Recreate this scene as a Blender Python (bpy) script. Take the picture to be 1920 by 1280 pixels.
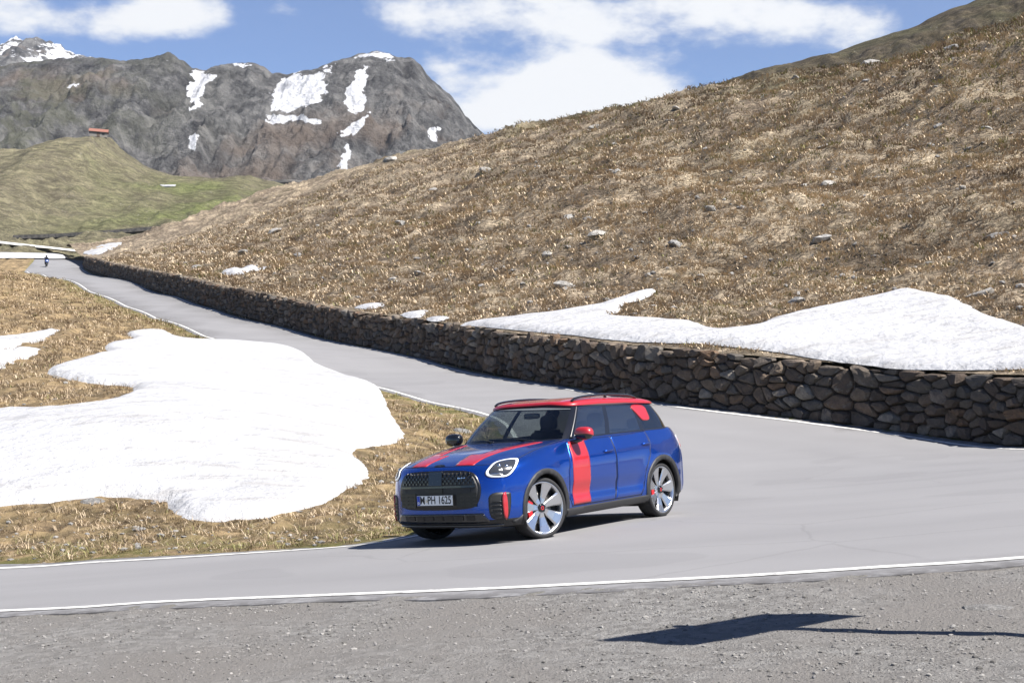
import bpy, bmesh, math, random
import numpy as np
from mathutils import Vector, Matrix
from mathutils.bvhtree import BVHTree
from mathutils.geometry import delaunay_2d_cdt

for o in list(bpy.data.objects): bpy.data.objects.remove(o)
SC = bpy.context.scene
COL = SC.collection
random.seed(7); RNG = np.random.default_rng(7)

# ------------------------------------------------------------------ camera, sky, sun, exposure
FPX = 2667.0                      # 50 mm lens on a 36 mm wide frame of 1920 px
PIT = math.atan(32 / FPX)         # camera tilted up very slightly
CAM = np.array([0, 0, 2.1])
cd = bpy.data.cameras.new('camera'); cam = bpy.data.objects.new('camera', cd); COL.objects.link(cam)
cd.lens = 50.0; cd.sensor_width = 36.0; cd.clip_end = 9000; cd.clip_start = 0.1
cam.location = CAM; cam.rotation_euler = (math.pi / 2 + PIT, 0, 0)
SC.camera = cam
SUN_DIR = np.array([0.85, -0.53, 0.0]); SUN_DIR /= np.linalg.norm(SUN_DIR)
SUN_EL = math.radians(52)
SUN_VEC = np.array([SUN_DIR[0] * math.cos(SUN_EL), SUN_DIR[1] * math.cos(SUN_EL), math.sin(SUN_EL)])
sd = bpy.data.lights.new('sun', 'SUN'); sd.energy = 4.6; sd.angle = math.radians(0.5); sd.color = (1.0, 0.955, 0.89)
sun = bpy.data.objects.new('sun', sd); COL.objects.link(sun)
sun.rotation_euler = Vector(SUN_VEC).to_track_quat('Z', 'Y').to_euler(); sun.location = (60, -40, 90)
vs = SC.view_settings
vs.view_transform = 'Standard'; vs.look = 'None'; vs.gamma = 1.0; vs.use_curve_mapping = False
vs.exposure = 1.4

W = bpy.data.worlds.new('World'); SC.world = W; W.use_nodes = True
nt = W.node_tree; nt.nodes.clear()
def wn(t, **k):
    n = nt.nodes.new(t)
    for a, b in k.items(): setattr(n, a, b)
    return n
def wmath(op, a, b=None, c=None):
    n = wn('ShaderNodeMath', operation=op)
    for i, v in enumerate((a, b, c)):
        if v is None: continue
        if isinstance(v, (int, float)): n.inputs[i].default_value = v
        else: nt.links.new(v, n.inputs[i])
    return n.outputs[0]
sky = wn('ShaderNodeTexSky', sky_type='NISHITA', sun_disc=False)
sky.sun_elevation = SUN_EL; sky.sun_rotation = math.atan2(SUN_DIR[0], SUN_DIR[1])
sky.altitude = 2300; sky.air_density = 1.0; sky.dust_density = 0.3; sky.ozone_density = 4.0
tc = wn('ShaderNodeTexCoord')
DIRV = tc.outputs['Generated']
def wnoise(scale, detail, rough, sx, sz, off):
    m = wn('ShaderNodeMapping'); m.inputs['Scale'].default_value = (sx, sx, sz); m.inputs['Location'].default_value = off
    nt.links.new(DIRV, m.inputs[0])
    n = wn('ShaderNodeTexNoise'); n.inputs['Scale'].default_value = scale; n.inputs['Detail'].default_value = detail
    n.inputs['Roughness'].default_value = rough
    nt.links.new(m.outputs[0], n.inputs['Vector']); return n.outputs['Fac']
big = wnoise(3.0, 3, 0.5, 1, 2.6, (3.1, 0.4, 1.7))
puff = wnoise(11.0, 10, 0.62, 1, 2.0, (0.3, 5.2, 0.2))
# the cloud masses in the sky: (px, py) directions, half width, half height (radians), weight
LOBES = [(1075, 165, .055, .022, .46), (960, 225, .05, .016, .34), (1180, 200, .05, .016, .30), (350, 60, .034, .018, .33), (200, 88, .045, .012, .30), (255, 45, .04, .014, .16),
         (1000, 50, .085, .017, .19), (1330, 62, .075, .016, .18), (1560, 70, .055, .018, .25), (30, 45, .030, .018, .28), (550, 38, .018, .007, .18),
         (835, 150, .028, .02, .12), (1250, 8, .14, .014, .14), (740, 35, .03, .012, .16)]
tot = None
for px, py, hw, hh, wt in LOBES:
    az = (px - 960) / FPX; el = (672 - py) / FPX
    sx = wn('ShaderNodeSeparateXYZ'); nt.links.new(DIRV, sx.inputs[0])
    a = wmath('DIVIDE', wmath('SUBTRACT', wmath('ARCTAN2', sx.outputs[0], sx.outputs[1]), az), hw)
    e = wmath('DIVIDE', wmath('SUBTRACT', wmath('ARCSINE', sx.outputs[2]), el), hh)
    r2 = wmath('ADD', wmath('MULTIPLY', a, a), wmath('MULTIPLY', e, e))
    g = wmath('MULTIPLY', wmath('EXPONENT', wmath('MULTIPLY', r2, -0.8)), wt)
    tot = g if tot is None else wmath('ADD', tot, g)
dens = wmath('ADD', wmath('ADD', wmath('MULTIPLY', big, 0.36), wmath('MULTIPLY', puff, 0.85)), tot)
cov = wn('ShaderNodeMapRange', interpolation_type='SMOOTHSTEP'); nt.links.new(dens, cov.inputs[0])
cov.inputs[1].default_value = 0.75; cov.inputs[2].default_value = 0.96
hsv = wn('ShaderNodeHueSaturation'); hsv.inputs['Hue'].default_value = 0.508; hsv.inputs['Saturation'].default_value = 1.06; hsv.inputs['Value'].default_value = 0.88
nt.links.new(sky.outputs[0], hsv.inputs['Color'])
mix = wn('ShaderNodeMix', data_type='RGBA'); nt.links.new(cov.outputs[0], mix.inputs[0]); nt.links.new(hsv.outputs[0], mix.inputs[6])
mix.inputs[7].default_value = (5.9, 6.0, 6.2, 1)
bg = wn('ShaderNodeBackground'); bg.inputs[1].default_value = 0.06; nt.links.new(mix.outputs[2], bg.inputs[0])
wo = wn('ShaderNodeOutputWorld'); nt.links.new(bg.outputs[0], wo.inputs[0])

# ------------------------------------------------------------------ helpers
FWD = np.array([0, math.cos(PIT), math.sin(PIT)]); UPV = np.array([0, -math.sin(PIT), math.cos(PIT)]); RTV = np.array([1., 0, 0])
def ray(px, py):
    d = FWD + RTV * (px - 960) / FPX - UPV * (py - 640) / FPX
    return d / d[1]
def at(px, py, y): return CAM + ray(px, py) * y          # surveyed point: photo bearing + estimated distance
def project(P):
    d = P - CAM; k = d @ FWD
    return 960 + FPX * (d @ RTV) / k, 640 - FPX * (d @ UPV) / k
_perm = np.random.default_rng(3).permutation(256); _perm = np.concatenate([_perm, _perm, _perm])
_ga = np.random.default_rng(4).uniform(0, 2 * np.pi, 256); _gx, _gy = np.cos(_ga), np.sin(_ga)
def perlin(x, y):
    x = np.asarray(x, float); y = np.asarray(y, float)
    xi = np.floor(x).astype(int); yi = np.floor(y).astype(int); xf = x - xi; yf = y - yi
    u = xf * xf * xf * (xf * (xf * 6 - 15) + 10); v = yf * yf * yf * (yf * (yf * 6 - 15) + 10)
    def g(ix, iy, dx, dy):
        h = _perm[_perm[ix & 255] + (iy & 255)]
        return _gx[h] * dx + _gy[h] * dy
    a = g(xi, yi, xf, yf); b = g(xi + 1, yi, xf - 1, yf); c = g(xi, yi + 1, xf, yf - 1); d = g(xi + 1, yi + 1, xf - 1, yf - 1)
    return 1.4 * ((a + (b - a) * u) + ((c + (d - c) * u) - (a + (b - a) * u)) * v)
def fbm(x, y, o=4, g=.5):
    s = 0; a = 1; f = 1; t = 0
    for i in range(o): s = s + a * perlin(x * f + 17.3 * i, y * f + 9.1 * i); t += a; a *= g; f *= 2.03
    return s / t
def ridged(x, y, o=4, g=.5):
    s = 0; a = 1; f = 1; t = 0
    for i in range(o): s = s + a * (1 - 2 * np.abs(perlin(x * f + 31.7 * i, y * f + 5.3 * i))); t += a; a *= g; f *= 2.1
    return s / t
def sstep(a, b, x):
    t = np.clip((x - a) / (b - a), 0, 1); return t * t * (3 - 2 * t)
class TPS:
    def __init__(s, P):
        P = np.array(P, float); s.c = P[:, :2] / 30; n = len(P)
        K = s.k(s.c, s.c) + np.eye(n) * 1e-4
        A = np.zeros((n + 3, n + 3)); A[:n, :n] = K; A[:n, n] = 1; A[:n, n + 1:] = s.c; A[n, :n] = 1; A[n + 1:, :n] = s.c.T
        s.w = np.linalg.solve(A, np.concatenate([P[:, 2], [0, 0, 0]]))
    def k(s, a, b):
        d2 = ((a[:, None, :] - b[None]) ** 2).sum(2); return np.where(d2 > 1e-12, d2 * np.log(d2 + 1e-12), 0)
    def __call__(s, x, y):
        x = np.asarray(x, float); sh = x.shape; q = np.stack([x.ravel(), np.asarray(y, float).ravel()], 1) / 30
        out = np.empty(len(q))
        for i in range(0, len(q), 20000):
            b = q[i:i + 20000]; out[i:i + 20000] = s.k(b, s.c) @ s.w[:-3] + s.w[-3] + b @ s.w[-2:]
        return out.reshape(sh)
def segdist(x, y, L):
    """distance of points to polyline L (n,2)"""
    q = np.stack([np.ravel(x), np.ravel(y)], 1); best = np.full(len(q), 1e9)
    for a, b in zip(L[:-1], L[1:]):
        ab = b - a; t = np.clip(((q - a) @ ab) / max(ab @ ab, 1e-9), 0, 1)
        d = np.hypot(*(q - a - t[:, None] * ab).T); best = np.minimum(best, d)
    return best.reshape(np.shape(x))
def inpoly(x, y, L):
    x = np.asarray(x); y = np.asarray(y); c = np.zeros(x.shape, bool); n = len(L)
    for i in range(n):
        x1, y1 = L[i]; x2, y2 = L[(i + 1) % n]
        if y1 == y2: continue
        m = ((y1 > y) != (y2 > y)) & (x < (x2 - x1) * (y - y1) / (y2 - y1) + x1); c ^= m
    return c
def crv(P, n=12):
    """Catmull-Rom through P"""
    P = np.array(P, float); Q = np.vstack([2 * P[0] - P[1], P, 2 * P[-1] - P[-2]]); out = []
    for i in range(1, len(Q) - 2):
        for t in np.linspace(0, 1, n, endpoint=False):
            a, b, c, d = Q[i - 1], Q[i], Q[i + 1], Q[i + 2]
            out.append(.5 * (2 * b + (c - a) * t + (2 * a - 5 * b + 4 * c - d) * t * t + (3 * b - a - 3 * c + d) * t ** 3))
    out.append(P[-1]); return np.array(out)
def offs(L, d):
    """offset a 2D polyline to its left by d"""
    T = np.gradient(L, axis=0); T /= np.linalg.norm(T, axis=1)[:, None]
    return L + np.stack([-T[:, 1], T[:, 0]], 1) * d
def link(o, parent=None):
    COL.objects.link(o)
    if parent is not None: o.parent = parent
    return o
def fmesh(name, V, F, mat=None, parent=None, smooth=True, attrs=None):
    V = np.ascontiguousarray(V, np.float32); F = np.ascontiguousarray(F, np.int32); k = F.shape[1]
    me = bpy.data.meshes.new(name); me.vertices.add(len(V)); me.vertices.foreach_set('co', V.ravel())
    me.loops.add(F.size); me.loops.foreach_set('vertex_index', F.ravel())
    me.polygons.add(len(F)); me.polygons.foreach_set('loop_start', np.arange(0, F.size, k, dtype=np.int32))
    me.polygons.foreach_set('loop_total', np.full(len(F), k, np.int32))
    me.polygons.foreach_set('use_smooth', np.full(len(F), smooth, bool))
    for an, av in (attrs or {}).items():
        av = np.asarray(av, np.float32)
        if av.ndim == 1:
            a = me.attributes.new(an, 'FLOAT', 'POINT'); a.data.foreach_set('value', av)
        else:
            a = me.attributes.new(an, 'FLOAT_COLOR', 'POINT'); a.data.foreach_set('color', np.hstack([av, np.ones((len(av), 1), np.float32)]).ravel())
    me.update(calc_edges=True)
    if mat: me.materials.append(mat)
    return link(bpy.data.objects.new(name, me), parent)
def grid_faces(r, c):
    i = np.arange(r * c).reshape(r, c)
    return np.stack([i[:-1, :-1], i[:-1, 1:], i[1:, 1:], i[1:, :-1]], -1).reshape(-1, 4)
def pmesh(name, V, F, mat=None, parent=None, smooth=False):
    me = bpy.data.meshes.new(name); me.from_pydata([tuple(map(float, v)) for v in V], [], [tuple(map(int, f)) for f in F])
    if smooth: me.polygons.foreach_set('use_smooth', [True] * len(me.polygons))
    if mat: me.materials.append(mat)
    me.update(); return link(bpy.data.objects.new(name, me), parent)
def bobj(name, bm, mat=None, parent=None, smooth=False):
    bmesh.ops.recalc_face_normals(bm, faces=bm.faces[:])
    me = bpy.data.meshes.new(name); bm.to_mesh(me); bm.free()
    if smooth: me.polygons.foreach_set('use_smooth', [True] * len(me.polygons))
    if mat: me.materials.append(mat)
    return link(bpy.data.objects.new(name, me), parent)
def tag(o, label, cat, group=None):
    o['label'] = label; o['category'] = cat
    if group: o['group'] = group
    return o
def struct(o): o['kind'] = 'structure'; return o
def stuff(o): o['kind'] = 'stuff'; return o
def empty(name, loc=(0, 0, 0)):
    o = bpy.data.objects.new(name, None); o.location = [float(v) for v in loc]; COL.objects.link(o); return o

class M:
    """small material builder"""
    def __init__(s, name, rough=.8, spec=.5):
        s.m = bpy.data.materials.new(name); s.m.use_nodes = True; s.t = s.m.node_tree
        s.b = s.t.nodes['Principled BSDF']; s.b.inputs['Roughness'].default_value = rough
        s.b.inputs['Specular IOR Level'].default_value = spec; s._co = None
    def n(s, t, **k):
        n = s.t.nodes.new(t)
        for a, b in k.items(): setattr(n, a, b)
        return n
    def l(s, a, b): s.t.links.new(a, b)
    def co(s):
        if s._co is None: s._co = s.n('ShaderNodeTexCoord').outputs['Object']
        return s._co
    def noise(s, scale, detail=6, rough=.55, stretch=None, off=0):
        v = s.co()
        if stretch or off:
            m = s.n('ShaderNodeMapping'); m.inputs['Scale'].default_value = stretch or (1, 1, 1); m.inputs['Location'].default_value = (off, off * .7, off * .3)
            s.l(v, m.inputs[0]); v = m.outputs[0]
        n = s.n('ShaderNodeTexNoise'); n.inputs['Scale'].default_value = scale; n.inputs['Detail'].default_value = detail; n.inputs['Roughness'].default_value = rough
        s.l(v, n.inputs['Vector']); return n.outputs['Fac']
    def voro(s, scale, feature='F1', out='Distance'):
        n = s.n('ShaderNodeTexVoronoi', feature=feature); n.inputs['Scale'].default_value = scale; s.l(s.co(), n.inputs['Vector']); return n.outputs[out]
    def attr(s, name, out='Fac'): return s.n('ShaderNodeAttribute', attribute_name=name).outputs[out]
    def ramp(s, f, stops):
        r = s.n('ShaderNodeValToRGB'); e = r.color_ramp.elements
        while len(e) < len(stops): e.new(.5)
        for i, (p, c) in enumerate(stops): e[i].position = p; e[i].color = (*c, 1)
        s.l(f, r.inputs[0]); return r.outputs[0]
    def mr(s, f, a, b, lo=0, hi=1):
        r = s.n('ShaderNodeMapRange', interpolation_type='SMOOTHSTEP'); s.l(f, r.inputs[0])
        for i, v in enumerate((a, b, lo, hi)): r.inputs[i + 1].default_value = v
        return r.outputs[0]
    def math(s, op, a, b):
        n = s.n('ShaderNodeMath', operation=op)
        for i, v in enumerate((a, b)):
            if isinstance(v, (int, float)): n.inputs[i].default_value = v
            else: s.l(v, n.inputs[i])
        return n.outputs[0]
    def mix(s, f, a, b, mode='MIX'):
        n = s.n('ShaderNodeMix', data_type='RGBA', blend_type=mode)
        for i, v in ((0, f), (6, a), (7, b)):
            if isinstance(v, (int, float)): n.inputs[i].default_value = v
            elif isinstance(v, tuple): n.inputs[i].default_value = (*v, 1)
            else: s.l(v, n.inputs[i])
        return n.outputs[2]
    def col(s, c):
        if isinstance(c, tuple): s.b.inputs['Base Color'].default_value = (*c, 1)
        else: s.l(c, s.b.inputs['Base Color'])
        return s
    def bump(s, h, strength=.4, dist=.02):
        b = s.n('ShaderNodeBump'); b.inputs['Strength'].default_value = strength; b.inputs['Distance'].default_value = dist
        s.l(h, b.inputs['Height']); s.l(b.outputs[0], s.b.inputs['Normal']); return s
    def set(s, **k):
        for a, v in k.items():
            i = s.b.inputs[a.replace('_', ' ')]
            if hasattr(i.default_value, '__len__') and not isinstance(v, (int, float)): i.default_value = (*v, 1) if len(v) == 3 and len(i.default_value) == 4 else v
            else: i.default_value = v
        return s
# ------------------------------------------------------------------ survey of the two road legs, the wall and the slopes
WALL_PX = [(1920, 842, 31), (1687, 816, 35), (1500, 791, 37.5), (1312, 768, 40), (1200, 753, 42.5), (1074, 731, 46), (965, 714, 50), (782, 674, 60), (640, 645, 69),
           (530, 616, 79), (400, 582, 93), (333, 559, 106), (268, 541, 125), (200, 520, 158), (150, 502, 195)]
PLN = lambda x, y: 0.0 + 0.075 * (x - .41) - 0.0457 * (y - 16.7)
wall3 = np.array([at(*p) for p in WALL_PX])                         # foot of the wall, from right to left
pre = np.array([[14.6, 26.5, PLN(14.6, 26.5)], [13.2, 29.2, PLN(13.2, 29.2)]])
wall3 = np.vstack([pre, wall3]); wallc = crv(wall3, 10)
WL2 = wallc[:, :2]
def plane_hit(px, py):
    r = ray(px, py); # CAM + r t on PLN
    a = r[2] - .075 * r[0] + .0457 * r[1]; b = 0.075 * (-.41) + .0457 * 16.7 - CAM[2]
    t = b / a; return CAM + r * t
near_px = [(0, 1145), (300, 1128), (600, 1116), (900, 1104), (1125, 1093), (1400, 1079), (1650, 1063), (1920, 1045)]
near3 = np.array([plane_hit(*p) for p in near_px])
lead = np.array([[-17, 17.6, 0], [-10.5, 15.2, 0]]); lead[:, 2] = PLN(lead[:, 0], lead[:, 1])
hair = np.array([[7.2, 11.6, 0], [10.6, 13.4, 0], [13.4, 16.8, 0], [14.9, 21.2, 0]]); hair[:, 2] = PLN(hair[:, 0], hair[:, 1])
outer3 = np.vstack([lead, near3, hair, wallc])                      # outer white line, all the way round the hairpin
outer_line = np.vstack([crv(np.vstack([lead, near3, hair, wallc[:1] + 0]), 8), wallc[1:]])
inn_px = [(0, 1065), (160, 1055), (320, 1046), (480, 1036), (640, 1025), (700, 1019)]
inn3 = np.array([plane_hit(*p) for p in inn_px])
ilead = np.array([[-20, 23.4, 0], [-12, 20.2, 0]]); ilead[:, 2] = PLN(ilead[:, 0], ilead[:, 1])
far_px = [(94, 522), (160, 547), (229, 572), (292, 597), (400, 631), (667, 712), (792, 750), (900, 783)]
far3 = []
for px, py in far_px:
    y = np.linspace(20, 235, 4000); P = CAM + ray(px, py) * y[:, None]
    q = P[:, :2]; dd = np.hypot(q[:, None, 0] - WL2[None, :, 0], q[:, None, 1] - WL2[None, :, 1]); k = dd.argmin(1)
    err = P[:, 2] - (wallc[k, 2] - .06 * dd.min(1))
    side = (px - 960) / FPX * y
    kk = np.where(np.diff(np.sign(err)) != 0)[0]
    kk = [i for i in kk if 2.5 < dd[i].min() < 12]
    i = kk[0] if kk else int(np.abs(err + (dd.min(1) < 2.5) * 9).argmin())
    far3.append(P[i])
far3 = np.array(far3)[::-1]                                          # from the apex up the road
_px = np.polyfit(far3[:, 1], far3[:, 0], 2); _pz = np.polyfit(far3[:, 1], far3[:, 2], 3)
far3[:, 0] = np.polyval(_px, far3[:, 1]); far3[:, 2] = np.polyval(_pz, far3[:, 1])
_t = far3[-1] - far3[-2]; _t = _t / np.hypot(_t[0], _t[1]); far3 = np.vstack([far3, far3[-1] + _t * 18, far3[-1] + _t * 36])
apex = np.array([[-.95, 18.7, -.17], [-.05, 20.6, -.22], [.6, 25.0, -.33], [.75, 30.0, -.36], [.2, 35.0, .0]])
inner_line = crv(np.vstack([ilead, inn3, apex, far3]), 10)           # inner white line: near leg, apex, up the far leg
ctl = [tuple(p) for p in np.vstack([lead, near3, hair, wall3, ilead, inn3, apex, far3])]
for x in (-22, -10, 0, 10, 22):
    for y in (-25, -8, 3, 8): ctl.append((x, y, PLN(x, max(y, 3)) * .9 - .12))
for x, y in ((22, 16), (30, 24), (36, 40)): ctl.append((x, y, PLN(x, y) * .5 + .3))
for px in (-260, -90):
    for d in (26, 36, 52, 80, 120, 160):
        ctl.append(((px - 960) / FPX * d, d, -.6 + .091 * (d - 18.4) - (.4 if px < -200 else 0)))
for px, py, d in ((350, 830, 27.5), (520, 800, 30), (180, 700, 41), (60, 640, 60)): ctl.append(tuple(at(px, py, d)))
ctl += [(-40, 230, 17), (-80, 230, 18.5), (-110, 200, 15), (-75, 210, 16.6), (-60, 215, 16.5)]
_o = np.array([-0.30815, 16.8740, -0.02663]); _f = np.array([-.58601944, -.81028793, -.00383145]); _l = np.array([.80782528, -.58459438, .0752843])
for a, b in ((0, .8), (0, -.8), (-2.69, .8), (-2.69, -.8)): ctl.append(tuple(_o + _f * a + _l * b))   # wheel contact points of the car
ZS = TPS(ctl)

def hit(px, py, zf, d0, d1, n=500):
    d = np.geomspace(d0, d1, n); P = CAM + ray(px, py) * d[:, None]; e = P[:, 2] - zf(P[:, 0], P[:, 1]); k = np.where(e < 0)[0]
    if len(k) == 0 or k[0] == 0: return P[int(np.abs(e).argmin())]
    i = k[0]; t = e[i - 1] / (e[i - 1] - e[i]); return P[i - 1] + (P[i] - P[i - 1]) * t
BIG = [(-330, 800), (-120, 776), (0, 774), (100, 772), (179, 763), (225, 749), (250, 731), (225, 724), (175, 720), (125, 711), (88, 701), (108, 688), (167, 670), (204, 661), (196, 655), (204, 646), (250, 637), (237, 627), (258, 622), (308, 622),
       (325, 630), (367, 640), (437, 642), (500, 647), (537, 651), (571, 663), (600, 686), (675, 713), (708, 726), (723, 747), (733, 776), (754, 805), (758, 822), (742, 832), (708, 838), (667, 845), (671, 863), (690, 878), (694, 892), (683, 905),
       (650, 922), (617, 942), (562, 959), (500, 972), (450, 976), (392, 980), (354, 976), (329, 967), (308, 947), (267, 938), (208, 934), (175, 934), (83, 945), (0, 951), (-120, 960), (-300, 955)]
BANK = [(862, 612), (903, 604), (983, 595), (1037, 588), (1110, 576), (1147, 565), (1183, 553), (1228, 543), (1221, 555), (1198, 564), (1169, 572), (1158, 587), (1142, 594), (1201, 598), (1256, 602), (1300, 606), (1330, 615), (1352, 621), (1410, 615), (1455, 600),
      (1515, 584), (1575, 572), (1650, 555), (1706, 545), (1744, 551), (1785, 560), (1815, 575), (1852, 592), (1909, 611), (2000, 640), (2080, 664), (2060, 688), (1920, 694), (1800, 696), (1687, 694), (1600, 684), (1537, 676), (1470, 664), (1406, 656), (1350, 650), (1312, 646),
      (1200, 643), (1120, 636), (1074, 630), (965, 620), (900, 614)]
def _world_poly(px_poly, zf, d0, d1): return np.array([hit(px, py, zf, d0, d1)[:2] for px, py in px_poly])
def soft_in(x, y, P, w):
    sh = np.shape(x); x = np.ravel(x); y = np.ravel(y); o = np.zeros(len(x)); k = (x > P[:, 0].min() - w) & (x < P[:, 0].max() + w) & (y > P[:, 1].min() - w) & (y < P[:, 1].max() + w)
    if k.any():
        d = segdist(x[k], y[k], np.vstack([P, P[:1]])); o[k] = sstep(-w, w * .3, np.where(inpoly(x[k], y[k], P), d, -d))
    return o.reshape(sh)
BIG_W = _world_poly(BIG, lambda x, y: ZS(x, y), 14, 120)

# road outline (asphalt runs a little past the white lines)
def ragged(L, d, amp, seed):
    L = np.asarray(L)[:, :2]; s = np.concatenate([[0], np.cumsum(np.hypot(*np.diff(L, axis=0).T))])
    n = int(s[-1] / .22); q = np.linspace(0, s[-1], n); P = np.stack([np.interp(q, s, L[:, 0]), np.interp(q, s, L[:, 1])], 1)
    # keep far stations coarse
    keep = np.zeros(n, bool); last = -9
    for i in range(n):
        if q[i] - last > max(.22, .012 * P[i, 1]) or i in (0, n - 1): keep[i] = True; last = q[i]
    o = d + amp * fbm(q * .55 + seed, q * 0 + seed, 4)
    T = np.gradient(P, axis=0); T /= np.linalg.norm(T, axis=1)[:, None]
    return (P + np.stack([-T[:, 1], T[:, 0]], 1) * o[:, None])[keep]
out_edge = ragged(outer_line, -.42, .22, 3.3)
inn_edge = ragged(inner_line, .32, .16, 8.1)
endcap = np.array([[inner_line[-1, 0] - 9, inner_line[-1, 1] + 30], [-66, 222.0], [-61.5, 205.0]])
road_poly = np.vstack([out_edge, endcap[::-1], inn_edge[::-1]])

def rdist(x, y):
    d = np.minimum(segdist(x, y, out_edge[::2]), segdist(x, y, inn_edge[::2])); return np.where(inpoly(x, y, road_poly), -d, d)
oy = outer_line[:, :2][:np.argmax(outer_line[:, 0])]
def is_gravel(x, y): return sstep(-.6, .6, np.interp(x, oy[:, 0], oy[:, 1]) + fbm(x * .5, y * .5, 3) * .4 - y)
def tuss(x, y, s):
    """tussocky heave: rounded humps with hollows between"""
    w = fbm(x / s * .6 + 4, y / s * .6, 2) * .5
    h = np.abs(perlin(x / s + w, y / s * 1.15 - w)); h2 = np.abs(perlin(x / s * 2.1 + 7, y / s * 2.1 + w))
    return h * .7 + h2 * .4
def ground_z(x, y, d=None):
    if d is None: d = rdist(x, y)
    g = is_gravel(x, y); m = sstep(.1, 2.2, d)
    far = 1 + np.clip((y - 25) / 60, 0, 1.2)
    n_gr = (tuss(x, y, .75 * far) - .25) * .20 * far + fbm(x / 6, y / 6, 3) * .25 * sstep(1.5, 7, d)
    n_gv = fbm(x * .35, y * .35, 4) * .06 + fbm(x * 2.2, y * 2.2, 3) * .018
    m = m * (1 - .85 * soft_in(x, y, BIG_W, .8))
    z = ZS(x, y) - .006 + (fbm(x * 2.6, y * 2.6, 4, .6) * .030 + fbm(x * .9 + 5, y * .9, 2) * .012) * (1 - sstep(.25, .8, np.abs(d))) * np.clip(40 / np.maximum(y, 1), 0, 1) + m * (n_gr * (1 - g) + n_gv * g) + .02 * (1 - g) * sstep(0, .4, d)
    return z - .09 * sstep(-.22, -.42, d)

# ------------------------------------------------------------------ surface materials
def grass_mat(name, straw, brown, green, rock, gr_scale=1.0):
    m = M(name, .95, .15)
    a = m.noise(.055 * gr_scale, 5, .6); b = m.noise(.22, 7, .68, (1, 1, 1), 7); c = m.noise(3.2, 8, .7, None, 3)
    c1 = m.mix(m.mr(m.math('ADD', m.math('MULTIPLY', c, .45), m.math('MULTIPLY', b, .65)), .42, .68), brown, m.mix(m.math('MULTIPLY', m.attr('green'), .9), straw, tuple(a * .48 + b * .42 for a, b in zip(straw, green))))
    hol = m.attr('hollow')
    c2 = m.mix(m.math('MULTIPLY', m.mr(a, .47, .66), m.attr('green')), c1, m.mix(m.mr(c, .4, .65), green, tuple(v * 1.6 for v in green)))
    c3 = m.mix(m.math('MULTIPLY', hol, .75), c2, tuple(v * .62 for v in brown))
    st = m.math('MULTIPLY', m.mr(m.voro(1.1), .16, .10), m.mr(m.noise(.12, 3, .5, None, 12), .5, .62))
    fine = m.mr(m.noise(7.5, 6, .72, (.55, 1, 1), 5), .44, .60, .45, 1.12); band = m.mr(m.noise(.9, 5, .62, (.16, 1.0, 1.0), 8), .40, .62, .62, 1.12)
    c3 = m.mix(1.0, c3, m.ramp(m.math('MULTIPLY', fine, m.math('MULTIPLY', band, .8)), [(0, (0, 0, 0)), (1, (1.3, 1.3, 1.3))]), 'MULTIPLY')
    m.col(m.mix(st, c3, rock)); m.bump(m.math('ADD', m.noise(5, 9, .75), m.noise(22, 4, .7)), 1.0, .16); return m
STRAW = (.66, .54, .385); BROWN = (.27, .21, .155); GREEN = (.088, .090, .035); ROCKC = (.21, .20, .185)
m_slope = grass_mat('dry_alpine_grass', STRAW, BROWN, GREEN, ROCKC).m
mg = M('verge_and_gravel', .95, .15)
nz = mg.noise(2.4, 8, .7); n2 = mg.noise(.5, 5, .6, None, 4)
grs = mg.mix(mg.mr(mg.math('ADD', mg.math('MULTIPLY', nz, .7), mg.math('MULTIPLY', n2, .4)), .42, .70), (.12, .088, .055), (.37, .268, .150))
grs = mg.mix(mg.math('MULTIPLY', mg.attr('green'), mg.mr(mg.noise(1.6, 5, .6, None, 9), .36, .60)), grs, (.105, .105, .032))
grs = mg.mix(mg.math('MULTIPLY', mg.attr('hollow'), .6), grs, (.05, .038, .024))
v1 = mg.voro(14, out='Color'); v2 = mg.n('ShaderNodeSeparateColor'); mg.l(v1, v2.inputs[0])
grv = mg.mix(v2.outputs[0], (.165, .158, .150), (.27, .262, .25))
grv = mg.mix(mg.mr(mg.noise(.45, 6, .6, None, 2), .42, .64), grv, (.205, .193, .180))
grv = mg.mix(mg.math('MULTIPLY', mg.mr(mg.noise(60, 3, .7), .55, .72), .5), grv, (.31, .305, .295))
mg.col(mg.mix(mg.attr('gravel'), grs, grv))
mg.bump(mg.math('ADD', mg.noise(9, 8, .75), mg.noise(45, 4, .7)), .9, .05)
ma = M('worn_asphalt', .86, .3)
an = mg and ma.noise(.22, 6, .6); af = ma.noise(40, 2, .6)
ac = ma.ramp(ma.math('ADD', ma.math('MULTIPLY', an, .72), ma.math('MULTIPLY', af, .28)), [(.25, (.172, .170, .174)), (.55, (.196, .194, .198)), (.80, (.216, .213, .215))])
ac = ma.mix(ma.math('MULTIPLY', ma.mr(ma.noise(.5, 3, .5, (.3, 1.6, 1), 5), .45, .75), .40), ac, (.160, .158, .163))
ac = ma.mix(ma.math('MULTIPLY', ma.attr('edge'), ma.mr(ma.noise(5, 6, .7, None, 3), .32, .58)), ac, (.085, .082, .082))
cr = ma.n('ShaderNodeTexVoronoi', feature='DISTANCE_TO_EDGE'); cr.inputs['Scale'].default_value = .33; wv = ma.n('ShaderNodeMix', data_type='RGBA'); wv.inputs[0].default_value = .16; ma.l(ma.co(), wv.inputs[6]); nz_ = ma.n('ShaderNodeTexNoise'); nz_.inputs['Scale'].default_value = 1.6; nz_.inputs['Detail'].default_value = 6; ma.l(ma.co(), nz_.inputs['Vector']); ma.l(nz_.outputs['Color'], wv.inputs[7]); ma.l(wv.outputs[2], cr.inputs['Vector'])
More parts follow.
